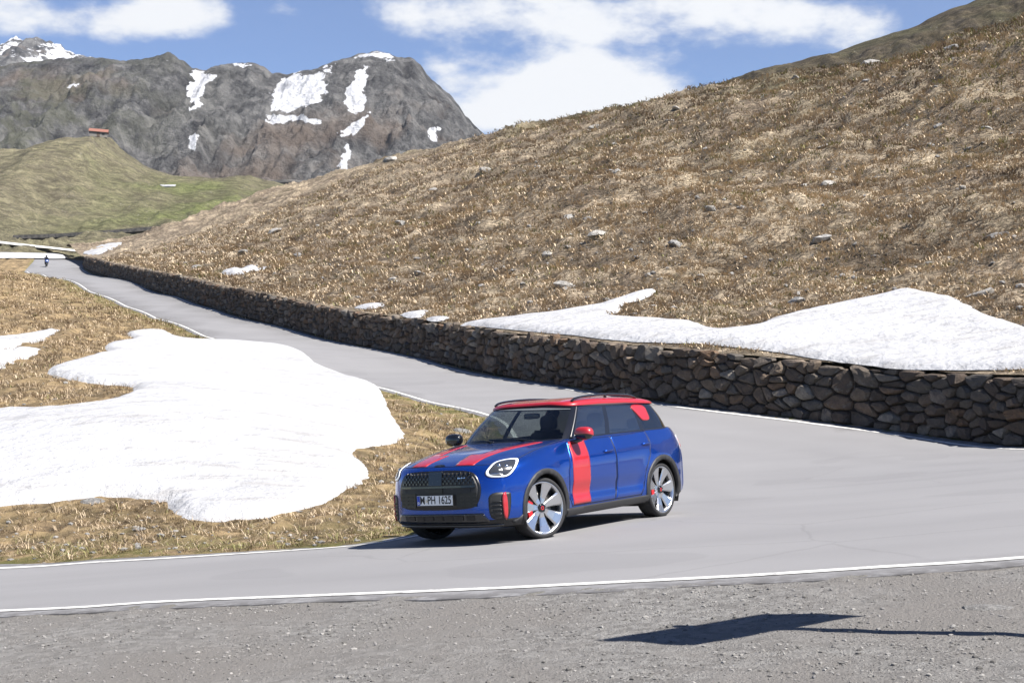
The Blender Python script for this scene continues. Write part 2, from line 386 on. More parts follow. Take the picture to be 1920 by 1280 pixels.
ac = ma.mix(ma.math('MULTIPLY', ma.math('MULTIPLY', ma.mr(cr.outputs['Distance'], .007, .002), ma.mr(ma.noise(.16, 3, .5, None, 7), .52, .60)), .20), ac, (.085, .083, .083))
ac = ma.mix(ma.math('MULTIPLY', ma.attr('track'), .30), ac, (.150, .148, .152))
ac = ma.mix(ma.math('MULTIPLY', ma.mr(ma.noise(.34, 2, .4, None, 21), .60, .615), .28), ac, (.145, .143, .147))
ma.col(ac)
ml = M('worn_white_paint', .7, .3)
ml.col(ml.mix(ml.mr(ml.noise(5, 8, .78), .50, .66), (.55, .545, .525), (.24, .238, .236))); ml.bump(ml.noise(120, 3), .2, .004)
ms = M('old_snow', .75, .2)
sn = ms.noise(.35, 6, .6); sd2 = ms.mix(ms.mr(sn, .45, .72), (.385, .388, .400), (.325, .327, .337))
sd2 = ms.mix(ms.math('MULTIPLY', ms.mr(ms.noise(1.3, 8, .72, (.4, 1.4, 1), 6), .47, .68), .62), sd2, (.235, .225, .215))
sd2 = ms.mix(ms.math('MULTIPLY', ms.math('MULTIPLY', ms.mr(ms.noise(9, 5, .7, None, 14), .62, .70), ms.mr(ms.noise(.3, 3, .5, None, 17), .46, .60)), .6), sd2, (.16, .13, .10))
ms.col(sd2); ms.set(Subsurface_Weight=.0); ms.bump(ms.math('ADD', ms.noise(2.6, 7, .62), ms.math('MULTIPLY', ms.noise(.7, 3, .5, (.5, 1.5, 1), 2), 1.4)), .9, .16)

# ------------------------------------------------------------------ ground, road, markings
ys = [-60, -40, -25, -15, -8, -3, 0]
y = 2.0
while y < 232: ys.append(y); y += max(.08, .0068 * y)
ys = np.array(ys); U = np.linspace(-1, 1, 470)
gx = U[None] * (np.abs(ys)[:, None] * .46 + 14); gy = np.repeat(ys[:, None], 470, 1)
gd = rdist(gx, gy); gz = ground_z(gx, gy, gd)
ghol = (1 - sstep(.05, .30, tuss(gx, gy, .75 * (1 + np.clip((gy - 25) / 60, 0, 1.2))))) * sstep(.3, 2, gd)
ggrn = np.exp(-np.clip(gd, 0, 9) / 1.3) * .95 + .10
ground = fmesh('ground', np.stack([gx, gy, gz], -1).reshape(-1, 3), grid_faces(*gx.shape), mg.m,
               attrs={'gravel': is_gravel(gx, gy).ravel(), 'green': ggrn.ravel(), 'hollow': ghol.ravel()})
struct(ground)

def cdt_mesh(outline, inner, zf):
    n = len(outline); pts = [Vector(p) for p in outline] + [Vector(p) for p in inner]
    v, e, f, *_ = delaunay_2d_cdt(pts, [(i, (i + 1) % n) for i in range(n)], [], 1, 1e-5)
    v = np.array([(p.x, p.y) for p in v]); f = [t for t in f if len(t) == 3]
    c = v[np.array(f)].mean(1); ok = inpoly(c[:, 0], c[:, 1], np.asarray(outline)); f = np.array(f)[ok]
    a = v[f]; ar = (a[:, 1, 0] - a[:, 0, 0]) * (a[:, 2, 1] - a[:, 0, 1]) - (a[:, 1, 1] - a[:, 0, 1]) * (a[:, 2, 0] - a[:, 0, 0])
    f[ar < 0] = f[ar < 0][:, ::-1]
    return np.column_stack([v, zf(v[:, 0], v[:, 1])]), f
ip = []
for y0, y1, st in ((9, 34, .45), (34, 75, .9), (75, 226, 2.2)):
    X, Y = np.meshgrid(np.arange(-90, 18, st), np.arange(y0, y1, st)); X = X.ravel(); Y = Y.ravel()
    d = rdist(X, Y); k = d < -st * .45; ip.append(np.stack([X[k], Y[k]], 1))
RV, RF = cdt_mesh(road_poly, np.vstack(ip), lambda x, y: ZS(x, y))
rd = rdist(RV[:, 0], RV[:, 1])
_e = {}
for f in RF:
    for a, b in ((f[0], f[1]), (f[1], f[2]), (f[2], f[0])): _e[(int(a), int(b))] = 1
_bd = [(a, b) for (a, b) in _e if (b, a) not in _e]; _n = len(RV)
_bv = sorted({i for e in _bd for i in e}); _mp = {i: _n + k for k, i in enumerate(_bv)}
_m2 = {i: _n + len(_bv) + k for k, i in enumerate(_bv)}; RV = np.vstack([RV, RV[_bv], RV[_bv] - [0, 0, .12]]); rd = np.concatenate([rd, rd[_bv], rd[_bv]])
RF = np.vstack([RF] + [np.array([(_mp[b], _mp[a], _m2[a]), (_mp[b], _m2[a], _m2[b])]) for a, b in _bd])
road = struct(fmesh('road', RV, RF, ma.m, attrs={'edge': sstep(-.55, -.02, rd), 'track': np.exp(-((-rd - 1.55) / .32) ** 2) + np.exp(-((-rd - 3.3) / .35) ** 2)}))
def paint(L, w, name):
    L = np.asarray(L)[:, :2]; s = np.concatenate([[0], np.cumsum(np.hypot(*np.diff(L, axis=0).T))])
    q = [0]
    while q[-1] < s[-1]: q.append(q[-1] + max(.25, .01 * np.interp(q[-1], s, L[:, 1])))
    q = np.array(q[:-1]); P = np.stack([np.interp(q, s, L[:, 0]), np.interp(q, s, L[:, 1])], 1)
    T = np.gradient(P, axis=0); T /= np.linalg.norm(T, axis=1)[:, None]; N = np.stack([-T[:, 1], T[:, 0]], 1)
    ww = w * (1 + .10 * fbm(q * .9, q * 0, 3))
    A = P + N * ww[:, None] / 2; B = P - N * ww[:, None] / 2
    V = np.concatenate([np.column_stack([Q, ZS(Q[:, 0], Q[:, 1]) + .005 + .00008 * np.clip(Q[:, 1], 0, 200)]) for Q in (A, B)])
    n = len(P); F = np.array([(i, i + n, i + n + 1, i + 1) for i in range(n - 1)])
    return struct(fmesh(name, V, F[:, ::-1], ml.m))
paint(outer_line, .13, 'edge_line'); paint(inner_line, .13, 'edge_line')

# ------------------------------------------------------------------ grass slope above the wall, hills and mountains behind
sky_px = [(150, 478, 205), (228, 455, 222), (320, 425, 232), (430, 388, 228), (540, 350, 218), (640, 322, 208), (760, 292, 198), (900, 263, 188), (1000, 246, 182), (1100, 224, 174), (1220, 202, 166),
          (1399, 176, 152), (1527, 147, 140), (1655, 121, 128), (1741, 94, 121), (1920, 34, 110), (2120, -40, 100)]
WN = offs(WL2, 0); Tn = np.gradient(WL2, axis=0); Tn /= np.linalg.norm(Tn, axis=1)[:, None]; WNR = np.stack([Tn[:, 1], -Tn[:, 0]], 1)   # outward (uphill) normal
WH = 1.62
hc = []
for i in range(0, len(wallc), 8):
    p = wallc[i]; q = p[:2] + WNR[i] * .75; hc.append((q[0], q[1], p[2] + WH - .02))
    q2 = p[:2] + WNR[i] * 3.2; hc.append((q2[0], q2[1], p[2] + WH + .42))
S3 = np.array([at(*p) for p in sky_px])
for p in S3:
    hc.append(tuple(p)); hc.append((p[0] * 1.25, p[1] * 1.25, p[2] * 1.01)); hc.append((p[0] * 1.6, p[1] * 1.6, p[2] * .98))
for px, py, d in ((1850, 480, 52), (1500, 420, 66), (1200, 430, 71), (900, 420, 92), (600, 450, 122), (1850, 250, 80), (1500, 280, 96), (1200, 300, 112), (800, 350, 140)): hc.append(tuple(at(px, py, d)))
hc += [(30, 24, 4), (45, 35, 12), (26, 29, 4.3), (18.5, 24.5, 2.6), (-78, 225, 20)]
ZH = TPS(hc)
BANK_W = _world_poly(BANK, lambda x, y: ZH(x, y), 24, 160)
def hill_n(x, y, v):
    return hill_n0(x, y, v) * (1 - .88 * soft_in(x, y, BANK_W, 1.0))
def hill_n0(x, y, v):
    far = .55 + np.clip(y / 75, .3, 1.6)
    return sstep(.2, 3.0, v) * ((tuss(x, y, 1.15 * far) - .28) * .36 * far + (tuss(x + 50, y, 4.5) - .25) * .60 + fbm(x / 14, y / 14, 4) * 1.0 * sstep(2, 16, v) + (tuss(x * .8 + y * .35, y * 1.3 - x * .3, 13) - .25) * 2.2 * sstep(4, 20, v))
def hill_z(x, y):
    v = segdist(x, y, WL2) - .7
    return ZH(x, y) + hill_n(x, y, v)
st = [0.0]; sl = np.concatenate([[0], np.cumsum(np.hypot(*np.diff(WL2, axis=0).T))])
while st[-1] < sl[-1] + 40: st.append(st[-1] + max(.18, .0048 * np.interp(st[-1], sl, WL2[:, 1])))
st = np.array(st); bx = np.interp(st, sl, WL2[:, 0]); by = np.interp(st, sl, WL2[:, 1]); nx = np.interp(st, sl, WNR[:, 0]); ny = np.interp(st, sl, WNR[:, 1])
ext = np.clip(st - sl[-1], 0, None); bx = bx - ext * .36; by = by + ext * .93
ang = np.linspace(0, 1, len(st)); dx = np.interp(st / sl[-1], [0, .12, .5, 1, 1.3], [.95, .62, .42, .30, .25]); dy = np.sqrt(1 - dx ** 2)
vv = [0.0]
while vv[-1] < 190: vv.append(vv[-1] + max(.14, .0100 * (vv[-1] + 12)))
vv = np.array(vv)
hx = (bx + nx * .78)[None] + dx[None] * vv[:, None]; hy = (by + ny * .78)[None] + dy[None] * vv[:, None]
hv = np.minimum(vv[:, None], segdist(hx, hy, WL2) - .78)
hz = ZH(hx, hy) + hill_n(hx, hy, hv)
tf = .55 + np.clip(hy / 75, .3, 1.6)
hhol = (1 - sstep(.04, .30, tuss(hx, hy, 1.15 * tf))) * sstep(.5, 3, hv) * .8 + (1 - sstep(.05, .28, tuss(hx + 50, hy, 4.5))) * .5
hgrn = sstep(12, 85, hv + fbm(hx / 20, hy / 20, 3) * 34) * .92 + .06
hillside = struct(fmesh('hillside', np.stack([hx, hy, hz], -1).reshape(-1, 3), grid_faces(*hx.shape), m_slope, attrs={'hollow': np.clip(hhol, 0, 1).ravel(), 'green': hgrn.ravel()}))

def massif(name, sky, Dc, Db, zb, x_pad, nc, nr, prof, amp, mat, crest_n=0.0, snow=None, back=1.25, gul=60.0, hmap=None):
    """a mountain or hill as a height field: crest line at distance Dc, foot at distance Db"""
    P = np.array([at(px, py, Dc) for px, py in sky]); xs = np.linspace(P[0, 0] - x_pad, P[-1, 0] + x_pad, nc)
    H = np.interp(xs, P[:, 0], P[:, 2])
    t = np.concatenate([np.linspace(0, 1, nr), np.linspace(1, back, max(4, nr // 8))[1:]])
    Y = Db + (Dc - Db) * t; X, T = np.meshgrid(xs, t); YY = np.repeat(Y[:, None], nc, 1)
    tt = np.clip(T, 0, 1); pr = np.interp(tt, *zip(*prof)); Hs = np.repeat(H[None], len(t), 0)
    k = np.ones(15) / 15; Hsm = np.convolve(np.pad(H, 7, 'edge'), k, 'valid'); wgt = sstep(.55, 1, tt)
    Z = zb + ((Hs * wgt + Hsm[None] * (1 - wgt)) - zb) * pr
    env = (1 - tt ** 6) * sstep(-.05, .12, tt)
    w = fbm(X / gul / 1.5, YY / gul / 1.5, 3) * gul * .35
    n = (ridged((X + w) / gul, YY / gul / 2.2, 5, .55) * .8 + fbm(X / gul * 2.5, YY / gul * 2.5, 5, .6) * .5)
    Z = Z + n * amp * env + fbm(X / 7, YY / 7 * .3, 3) * crest_n
    Z = np.where(T > 1, Hs - (T - 1) * (Dc - Db) * .9 + fbm(X / 7, YY / 7 * .3, 3) * crest_n, Z)
    V = np.stack([X, YY, Z], -1).reshape(-1, 3); at_ = {'hollow': np.clip(.5 - n, 0, 1).ravel() * .8, 'green': np.full(V.shape[0], .6)}
    if hmap: at_['green'] = hmap(V)
    if snow: at_['snow'] = snow(V, n.ravel())
    return struct(fmesh(name, V, grid_faces(*X.shape), mat, attrs=at_))
mr_ = M('mountain_rock', .95, .15)
r1 = mr_.noise(.035, 8, .68); r2 = mr_.noise(.010, 4, .6, None, 5); r3 = mr_.noise(.11, 7, .75, (1, 1, .45), 3)
rc = mr_.ramp(mr_.math('ADD', mr_.math('MULTIPLY', r1, .5), mr_.math('MULTIPLY', r3, .5)), [(.40, (.022, .022, .025)), (.50, (.080, .079, .080)), (.60, (.175, .172, .168))])
rc = mr_.mix(mr_.math('MULTIPLY', mr_.mr(r2, .52, .66), .55), rc, (.155, .118, .092))
rc = mr_.mix(mr_.math('MULTIPLY', mr_.attr('green'), mr_.mr(mr_.noise(.03, 6, .65, None, 8), .42, .6)), rc, (.085, .088, .048))
sf = mr_.mr(mr_.math('ADD', mr_.attr('snow'), mr_.math('MULTIPLY', mr_.math('SUBTRACT', mr_.noise(.09, 7, .7, None, 4), .5), 1.7)), .44, .54)
mr_.col(mr_.mix(sf, rc, (.56, .57, .60))); mr_.bump(mr_.math('ADD', mr_.noise(.12, 9, .75), mr_.noise(.5, 5, .7)), .9, 4.0)
SNOW_POLY = [[(360, 134), (402, 140), (384, 170), (372, 205), (352, 210), (356, 160)], [(347, 254), (372, 256), (374, 286), (352, 284)],
             [(522, 148), (560, 138), (628, 128), (606, 150), (612, 168), (598, 190), (560, 212), (506, 210), (512, 172)], [(492, 210), (540, 216), (600, 222), (596, 232), (540, 236), (500, 230)],
             [(676, 100), (708, 96), (744, 108), (722, 116), (700, 108), (672, 111)], [(664, 128), (692, 126), (686, 160), (682, 206), (644, 206), (650, 170)],
             [(668, 216), (694, 214), (664, 252), (634, 258), (646, 234)], [(636, 266), (654, 266), (656, 324), (638, 324)], [(796, 238), (830, 236), (826, 258), (818, 274), (808, 270)],
             [(436, 117), (470, 121), (468, 128), (444, 127)], [(786, 208), (800, 208), (800, 213), (788, 214)], [(130, 157), (152, 160), (150, 165), (132, 163)], [(306, 108), (330, 111), (330, 114), (310, 113)]]
def snow_main(V, n):
    px, py = project(V); s = np.zeros(len(V))
    px = px + fbm(V[:, 0] / 22, V[:, 2] / 10, 5, .7) * 27; py = py + fbm(V[:, 0] / 18 + 40, V[:, 2] / 18, 4, .6) * 18
    for P in SNOW_POLY:
        P = np.array(P, float); c = inpoly(px, py, P); L = np.vstack([P, P[:1]])
        bb = (px > P[:, 0].min() - 16) & (px < P[:, 0].max() + 12) & (py > P[:, 1].min() - 12) & (py < P[:, 1].max() + 12)
        d = np.full(len(V), 99.); d[bb] = segdist(px[bb], py[bb], L); s = np.maximum(s, np.clip(.5 + np.where(c, d, -d) / 14, 0, 1))
    return np.clip(s - .34 * np.clip(n, -1, 1) * (s > .02), 0, 1)
mt_sky = [(-420, 150), (-250, 128), (-120, 135), (0, 128), (34, 117), (90, 112), (168, 107), (242, 114), (285, 107), (305, 102), (319, 99), (330, 106), (345, 114), (359, 128), (386, 132), (403, 124), (440, 118), (475, 118), (492, 124), (511, 138),
          (537, 139), (584, 131), (627, 116), (660, 106), (685, 99), (707, 95), (743, 106), (777, 110), (790, 124), (800, 140), (830, 167), (850, 183), (873, 217), (917, 262), (1000, 330), (1100, 420)]
massif('mountain', mt_sky, 1000, 770, 78, 20, 760, 230, [(0, 0), (.25, .18), (.6, .54), (.85, .83), (1, 1)], 25, mr_.m, crest_n=1.8, snow=snow_main, gul=58,
       hmap=lambda V: sstep(560, -100, project(V)[0]) * .55)
bk_sky = [(-300, 60), (-150, 88), (-60, 70), (0, 86), (14, 78), (30, 70), (44, 78), (64, 68), (85, 80), (111, 82), (126, 97), (161, 106), (240, 128), (330, 170)]
massif('snowy_peak', bk_sky, 1900, 1450, 190, 20, 260, 90, [(0, 0), (1, 1)], 30, mr_.m, crest_n=5, gul=90,
       snow=lambda V, n: np.clip(.66 - n * .6 + .1 * np.sin(V[:, 0] / 25), 0, 1), hmap=lambda V: np.zeros(len(V)))
m_far = grass_mat('far_meadow', (.29, .26, .165), (.150, .132, .092), (.125, .140, .055), (.26, .25, .235), .35).m
hl_sky = [(-500, 330), (-200, 300), (0, 293), (60, 281), (100, 271), (144, 262), (180, 256), (208, 258), (228, 280), (269, 309), (300, 321), (336, 332), (403, 336), (440, 331), (470, 329), (504, 338), (560, 352), (700, 380), (850, 420)]
massif('green_hill', hl_sky, 390, 225, 16.5, 10, 420, 200, [(0, 0), (.2, .13), (.6, .50), (.9, .93), (1, 1)], 3.4, m_far, crest_n=.5, gul=17,
       hmap=lambda V: .25 + .7 * sstep(0, 420, project(V)[0]))
m_ridge = grass_mat('stony_ridge_grass', (.165, .130, .082), (.070, .058, .045), (.080, .080, .042), (.19, .18, .165), 1.6).m
rd_sky = [(1050, 250), (1150, 222), (1220, 203), (1260, 186), (1314, 168), (1399, 138), (1460, 122), (1527, 107), (1600, 86), (1660, 68), (1700, 52), (1760, 28), (1830, 0), (1930, -40), (2150, -120), (2500, -230)]
massif('upper_ridge', rd_sky, 260, 175, 22, 10, 560, 200, [(0, 0), (.4, .5), (1, 1)], 4.0, m_ridge, crest_n=.7, gul=14, hmap=lambda V: .55 + 0 * V[:, 2])
# ------------------------------------------------------------------ dry stone wall: one stone, one object
mw = M('wall_stone', .93, .2)
ob = mw.n('ShaderNodeObjectInfo'); rnd = mw.math('FRACT', mw.math('ADD', ob.outputs['Random'], mw.attr('tone')), 0)
wc = mw.ramp(rnd, [(0, (.080, .060, .046)), (.25, (.140, .105, .078)), (.48, (.110, .100, .088)), (.66, (.165, .128, .095)), (.82, (.180, .110, .065)), (.94, (.27, .24, .20)), (1.0, (.12, .105, .09))])
wc = mw.mix(mw.mr(mw.noise(4.5, 7, .7), .40, .66), mw.mix(.5, wc, (.05, .045, .042)), wc)
wc = mw.mix(mw.math('MULTIPLY', mw.mr(mw.noise(2.2, 6, .7, None, 6), .58, .70), .6), wc, (.24, .235, .205))
mw.col(wc); mw.bump(mw.math('ADD', mw.noise(6, 8, .72), mw.noise(26, 4, .7)), .9, .05)
mcore = M('wall_core', .95, .1).col((.030, .026, .023)).m
GAP = .50
ws = [0.0]
wst = np.concatenate([[0], np.cumsum(np.hypot(*np.diff(WL2, axis=0).T))])
def wall_at(s, h, d):
    """point on the wall: run s, height h above its foot, d out from the face"""
    x = np.interp(s, wst, WL2[:, 0]); y = np.interp(s, wst, WL2[:, 1]); nx = np.interp(s, wst, WNR[:, 0]); ny = np.interp(s, wst, WNR[:, 1])
    g = GAP - d + h * .07; X = x + nx * g; Y = y + ny * g
    return np.stack([X, Y, np.interp(s, wst, wallc[:, 2]) + .02 + h + 0 * X], -1)
wall_len = wst[-1] - .3
def voronoi(pts, x0, x1, ytop):
    cells = []
    order = np.argsort(pts[:, 0]); P = pts[order]; xs = P[:, 0]
    for i, p in enumerate(P):
        a, b = np.searchsorted(xs, [p[0] - 1.9, p[0] + 1.9]); yt = ytop(p[0]); poly = [(p[0] - .8, 0.), (p[0] + .8, 0.), (p[0] + .8, yt), (p[0] - .8, yt + _tr.uniform(-.06, .06))]
        for j in range(a, b):
            if j == i: continue
            q = P[j]; mx, my = (p + q) / 2; dx_, dy_ = (q - p); dx_ *= .34; dy_ *= 1.0    # stones lie wider than high
            out = []; n = len(poly)
            for k in range(n):
                A, B = poly[k], poly[(k + 1) % n]; fa = (A[0] - mx) * dx_ + (A[1] - my) * dy_; fb = (B[0] - mx) * dx_ + (B[1] - my) * dy_
                if fa <= 0: out.append(A)
                if (fa < 0) != (fb < 0):
                    t = fa / (fa - fb); out.append((A[0] + (B[0] - A[0]) * t, A[1] + (B[1] - A[1]) * t))
            poly = out
            if len(poly) < 3: break
        if len(poly) >= 3: cells.append((p, np.array(poly)))
    return cells
rw = np.random.default_rng(11)
_tr = np.random.default_rng(5)
top_f = lambda s: WH - .12 + .16 * float(fbm(np.array(s * .9), np.array(2.), 3)) + .17 * _tr.random()
seeds = []; s_ = .05
while s_ < wall_len:
    h_ = rw.uniform(.02, .18)
    while h_ < WH - .05:
        (seeds.append((s_ + rw.uniform(-.26, .26), h_)) if rw.random() > .16 else None); h_ += rw.choice([.16, .24, .31, .38], p=[.2, .35, .3, .15])
    s_ += rw.uniform(.34, .58)
cells = voronoi(np.array(seeds), 0, wall_len, top_f)
stone_wall = empty('stone_wall', wallc[20])
tag(stone_wall, 'long dark dry stone retaining wall running beside the mountain road', 'wall')
w0 = np.array(wallc[20])
def stone_geo(p, poly):
    out = rw.uniform(.02, .17); tilt = rw.uniform(-.34, .34, 2); c = poly.mean(0)
    # drop tiny edges
    keep = [i for i in range(len(poly)) if np.hypot(*(poly[i] - poly[i - 1])) > .035]
    poly = poly[keep]
    if len(poly) > 2: poly = np.stack([poly * .8 + np.roll(poly, -1, 0) * .2, poly * .2 + np.roll(poly, -1, 0) * .8], 1).reshape(-1, 2)
    poly = poly[[i for i in range(len(poly)) if np.hypot(*(poly[i] - poly[i - 1])) > .045]]
    if len(poly) < 3: return None
    n = len(poly); rings = []
    r0 = c + (poly - c) * .97; r1 = c + (poly - c) * (.93 - rw.uniform(0, .09, (n, 1))); r2 = c + (poly - c) * rw.uniform(.55, .80, (n, 1)); r1[:, 1] = np.maximum(r1[:, 1], .0)
    V = [wall_at(r0[:, 0], np.maximum(r0[:, 1], .0), -.10), wall_at(r1[:, 0], r1[:, 1], out * .35 + rw.uniform(-.015, .015, n)), wall_at(r2[:, 0], r2[:, 1], out + (r2 - c) @ tilt + rw.uniform(-.02, .02, n)), wall_at(c[0:1], c[1:2], out + .015)]
    V = np.vstack(V); F = []
    for k in range(n):
        j = (k + 1) % n
        for r in (0, 1): F += [(r * n + k, r * n + j, (r + 1) * n + j), (r * n + k, (r + 1) * n + j, (r + 1) * n + k)]
        F.append((2 * n + k, 2 * n + j, 3 * n))
    return V, F
geo = []
for p, poly in cells:
    g = stone_geo(p, poly)
    if g is not None:
        V = g[0]; c = V.mean(0); px, py = project(c); vis = -150 < px < 1945
        ar = abs(np.sum(poly[:, 0] * np.roll(poly[:, 1], -1) - np.roll(poly[:, 0], -1) * poly[:, 1])) / 2
        geo.append((ar * (FPX / c[1]) ** 2 * (1 if vis else 1e-6), V, g[1], c))
geo.sort(key=lambda t: -t[0])
for sz, V, F, c in geo[:298]:
    o = pmesh('stone', V - c, F, mw.m, stone_wall); o.location = c - w0
VV, FF, TT, k = [], [], [], 0
for sz, V, F, c in geo[298:]:
    VV.append(V - w0); FF.append(np.array(F) + k); TT.append(np.full(len(V), rw.random())); k += len(V)
stuff(fmesh('stones', np.vstack(VV), np.vstack(FF), mw.m, stone_wall, smooth=False, attrs={'tone': np.concatenate(TT)}))
q = np.arange(0, wall_len, .5)
cs = [wall_at(q, -.3 + 0 * q, -.03), wall_at(q, WH - .30 + 0 * q, -.06), wall_at(q, WH - .22 + 0 * q, -.55), wall_at(q, -.3 + 0 * q, -.55)]
F = []; n = len(q)
for a in range(3): F += [(a * n + i, a * n + i + 1, (a + 1) * n + i + 1, (a + 1) * n + i) for i in range(n - 1)]
fmesh('core', np.vstack(cs) - w0, np.array(F), mcore, stone_wall, smooth=False)
# low stones and earth lying on the wall's crown behind the face
def rock_mesh(seed, sub=2, flat=.6, rough=.28):
    r = np.random.default_rng(seed); bm = bmesh.new(); bmesh.ops.create_icosphere(bm, subdivisions=sub, radius=1)
    pl = [(Vector(r.normal(size=3)).normalized(), r.uniform(.55, .85)) for _ in range(7)]
    for v in bm.verts:
        for d, h in pl:
            k = v.co.dot(d)
            if k > h: v.co -= d * (k - h)
        v.co *= 1 + r.uniform(-rough, rough) * .35
        v.co.z *= flat
    me = bpy.data.meshes.new('rock'); bm.to_mesh(me); bm.free(); return me
mrk = M('lichen_rock', .93, .2)
oi = mrk.n('ShaderNodeObjectInfo')
rk = mrk.ramp(oi.outputs['Random'], [(0, (.24, .235, .225)), (.4, (.36, .352, .34)), (.7, (.42, .40, .37)), (1, (.28, .27, .25))])
rk = mrk.mix(mrk.mr(mrk.noise(3.5, 7, .7), .42, .66), mrk.mix(.55, rk, (.09, .085, .08)), rk); mrk.col(rk); mrk.bump(mrk.noise(5, 8, .7), .9, .08)
ROCKS = [rock_mesh(100 + i) for i in range(8)]
for me in ROCKS: me.materials.append(mrk.m)

# ------------------------------------------------------------------ snow patches lying on the ground
SNOWS = []
def snow(px_poly, zf_hit, zf, d0, d1, label, thick, res, edge=.6, sm=True, jag=.12, name='snow_patch', base=None):
    P = np.array([hit(px, py, zf_hit, d0, d1)[:2] for px, py in px_poly]); P = crv(np.vstack([P, P[:1]]), 7)[:-1]
    s = np.arange(len(P)); T = np.roll(P, -1, 0) - np.roll(P, 1, 0); T /= np.linalg.norm(T, axis=1)[:, None] + 1e-9
    P = P + np.stack([T[:, 1], -T[:, 0]], 1) * (fbm(s * .37, s * 0 + len(label), 3) * jag)[:, None]
    SNOWS.append(P); mn, mx = P.min(0), P.max(0); X, Y = np.meshgrid(np.arange(mn[0], mx[0], res), np.arange(mn[1], mx[1], res)); X = X.ravel(); Y = Y.ravel()
    ins = inpoly(X, Y, P); X, Y = X[ins], Y[ins]; L = np.vstack([P, P[:1]]); d = segdist(X, Y, L); k = d > res * .5; pts = np.stack([X[k], Y[k]], 1)
    V, F = cdt_mesh(P, pts, lambda x, y: x * 0)
    d = segdist(V[:, 0], V[:, 1], L); e = np.clip(d / edge, 0, 1)
    prof = np.sqrt(1 - (1 - e) ** 2) * (1 if True else 0)
    V[:, 2] = zf(V[:, 0], V[:, 1]) - .07 + (.07 + thick) * prof + sstep(edge, edge * 5, d) * (fbm(V[:, 0] / 3, V[:, 1] / 3, 4) * .12 + .10) * min(1, thick * 4)
    o = fmesh(name, V, F, ms.m); return tag(o, label, 'snow', 'snow patches left on the slopes') if label else o
gz_s = lambda x, y: ZS(x, y)
def gz_sn(x, y):   # smoothed ground under snow
    d = rdist(x, y); return np.maximum(ground_z(x, y, d), ZS(x, y)) * .5 + .5 * ground_z(x, y, d) + .05 * sstep(.3, 2, d)
def gz_big(x, y): return np.maximum(ZS(x, y) + .05, gz_sn(x, y))
snow(BIG, gz_s, gz_big, 14, 120, 'broad white snow field on the grass inside the hairpin bend', .13, .22, .6)
snow([(-160, 650), (-60, 642), (0, 634), (60, 625), (126, 614), (100, 627), (60, 645), (0, 660), (-80, 668)], gz_s, gz_sn, 20, 160, 'narrow snow streak above the broad snow field, the upper of two', .12, .4, .8)
snow([(-160, 690), (-60, 672), (0, 664), (50, 655), (93, 650), (60, 668), (20, 687), (0, 696), (-100, 720)], gz_s, gz_sn, 20, 160, 'narrow snow streak above the broad snow field, the lower of two', .12, .35, .7)
def hz_s(x, y): return ZH(x, y) + hill_n(x, y, segdist(x, y, WL2) - .78) * .75 + .10
def hz_h(x, y): return ZH(x, y)
snow(BANK, hz_h, hz_s, 24, 160, 'long white snow bank on the slope resting against the stone wall', .10, .2, .9, jag=.10)
for P, lb in (([(664, 578), (690, 573), (722, 571), (716, 576), (690, 581)], 'small snow scrap above the wall, farthest up the road of three'), ([(750, 591), (775, 588), (800, 587), (790, 596), (765, 597)], 'small snow scrap above the wall, middle one of three'),
              ([(795, 600), (815, 597), (842, 596), (832, 602), (812, 604)], 'small snow scrap above the wall beside the long snow bank'), ([(414, 512), (440, 507), (470, 503), (500, 502), (480, 509), (452, 517), (430, 517)], 'thin snow patch alone in the dry grass of the slope')):
    snow(P, hz_h, hz_s, 30, 220, lb, .08, .2, .9, jag=.14)
snow([(156, 476), (176, 465), (198, 456), (228, 455), (218, 464), (206, 470), (184, 477)], hz_h, hz_s, 150, 300, 'slanting snow patch at the far end of the stone wall', .2, .7, 2.0, jag=.3)
snow([(-70, 476), (0, 473), (71, 471), (96, 472), (114, 478), (128, 486), (100, 487), (60, 486), (0, 486), (-70, 488)], lambda x, y: ZS(x, y), lambda x, y: ZS(x, y) + .25, 185, 232, 'snow strip beyond the bend at the far end of the road', .5, 1.2, 2.0, jag=.3)
